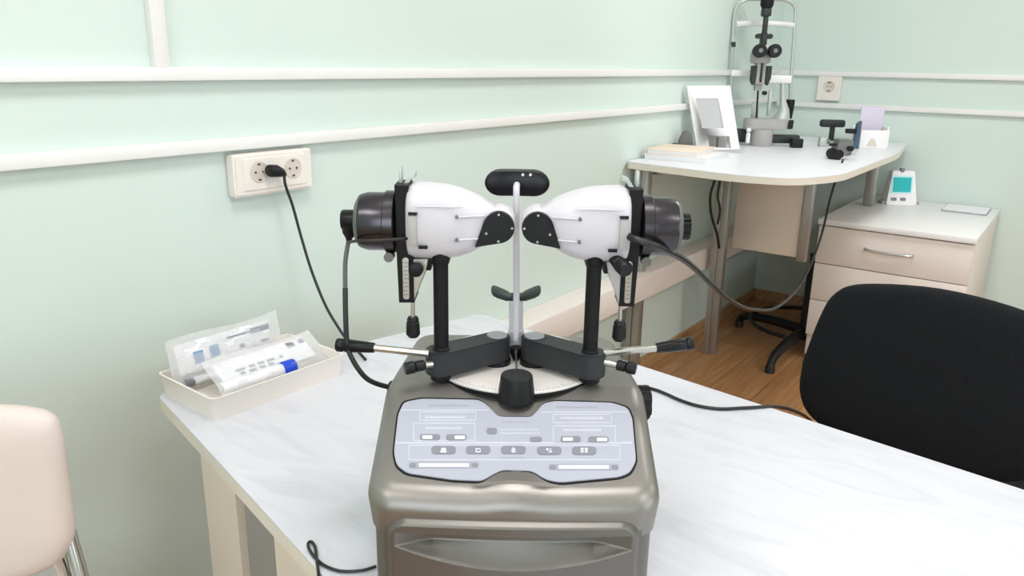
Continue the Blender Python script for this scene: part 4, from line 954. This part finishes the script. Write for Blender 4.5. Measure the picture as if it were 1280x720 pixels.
# ================================================================== ROLLING STAND UNDER THE DESK
st_ = Thing('stand_base', 'black pedestal base with a foot ring on the floor under the corner desk', 'stand', (-.963, 3.75, 0))
sc_ = Vector((-.963, 3.75, 0))
st_.p('post', add_lathe(BM(), (sc_.x, sc_.y, .06), (sc_.x, sc_.y, .485), [(0, .036), (.1, .034), (.2, .026), (.8, .024), (.85, .018), (.96, .018), (.97, .022), (1, .022)], 20), K['black'])
for a_, L_ in ((160, .40), (266, .40), (93, .33), (205, .12)):
    if a_ == 205: continue
    a = math.radians(a_); d = Vector((math.cos(a), math.sin(a), 0))
    P4 = [sc_+Vector((0, 0, .10)), sc_+d*L_*.5+Vector((0, 0, .095)), sc_+d*L_*.9+Vector((0, 0, .07)), sc_+d*L_+Vector((0, 0, .035))]
    f_ = st_.p('base_arm', add_tube(BM(), P4, lambda t: .026-.008*t, 10), K['black'])
    st_.p('foot', add_lathe(BM(), sc_+d*L_+Vector((0, 0, 0)), sc_+d*L_+Vector((0, 0, .045)), [(0, .022), (.6, .022), (1, .012)], 14), K['rubber'], f_)
rg = BM(); add_tube(rg, [sc_+Vector((.26*math.cos(t), .26*math.sin(t), .135)) for t in (math.radians(92+174*i/24) for i in range(25))], .010, 8, 2); st_.p('foot_ring', rg, K['black'])

# ================================================================== CREAM CHAIR AT THE LEFT
wc = Thing('side_chair', 'cream leatherette chair with chrome frame at the left by the mint wall', 'chair', (-0.80, 0.93, 0), PSI)
def cush():
    bm = BM(); pts = [(0, 507), (38, 508.5), (56, 516), (66, 540), (77, 590), (89, 640), (90, 658), (78, 680), (55, 694), (0, 716)]
    W2 = [at(a, b, 0.97+0.0004*a) for a, b in pts]; W2 = [(p.x, p.z) for p in W2]
    xl = -0.99
    W2 = W2+[(-0.80, W2[-1][1]-.012), (-0.93, W2[-1][1]-.01), (xl, .66), (xl+.005, .70), (xl+.02, .86), (xl+.06, .885), (-0.85, .892)]
    poly = rounded(W2, 0.012, 3); cen = Vector((-0.79, .77)); n = len(poly); rings = []
    for s, off in ((0.02, -.022), (0.6, -.021), (0.85, -.018), (0.95, -.012), (0.995, -.003), (1.0, .006), (0.98, .016), (0.9, .022), (0.5, .025), (0.02, .025)):
        ring = []
        for p in poly:
            v = cen+(Vector(p)-cen)*s; ring.append(bm.verts.new((v.x+.014, 0.985+0.15*(v.x+.6)+off+(v.y-.66)*(.06), v.y-.010)))
        rings.append(ring)
    for A, B in zip(rings, rings[1:]):
        for i in range(n): bm.faces.new((A[i], A[(i+1) % n], B[(i+1) % n], B[i]))
    bm.faces.new(rings[0][::-1]); bm.faces.new(rings[-1]); return bm
wc.p('backrest', cush(), K['cream_leather'], ang=70)
wc.p('seat', add_prism(BM(), rounded([(-1.0, .55), (-.60, .60), (-.58, .97), (-1.0, .92)], .05, 6), 'z', .42, .47, .018, 3), K['cream_leather'])
for xx in (-.655, -.95):
    yb = 0.985+0.15*(xx+.6)+.012
    wc.p('back_tube', add_tube(BM(), [(xx, yb+.012, .76), (xx+.006, yb+.004, .68), (xx+.035 if xx > -.8 else xx, yb-.02, .56), (xx+.05 if xx > -.8 else xx-.02, yb-.03, .44), (xx+.05 if xx > -.8 else xx-.02, yb+.0, .2), (xx+.05 if xx > -.8 else xx-.02, yb+.03, .0)], .011, 12), K['chrome'])
    wc.p('leg', add_tube(BM(), [(xx, .62, .42), (xx, .60, .2), (xx, .57, 0)], .011, 12), K['chrome'])
wc.p('back_strut', add_tube(BM(), [(-.672, .975, .70), (-.655, .975, .62), (-.63, .97, .50), (-.62, .965, .43)], .008, 10), K['chrome'])
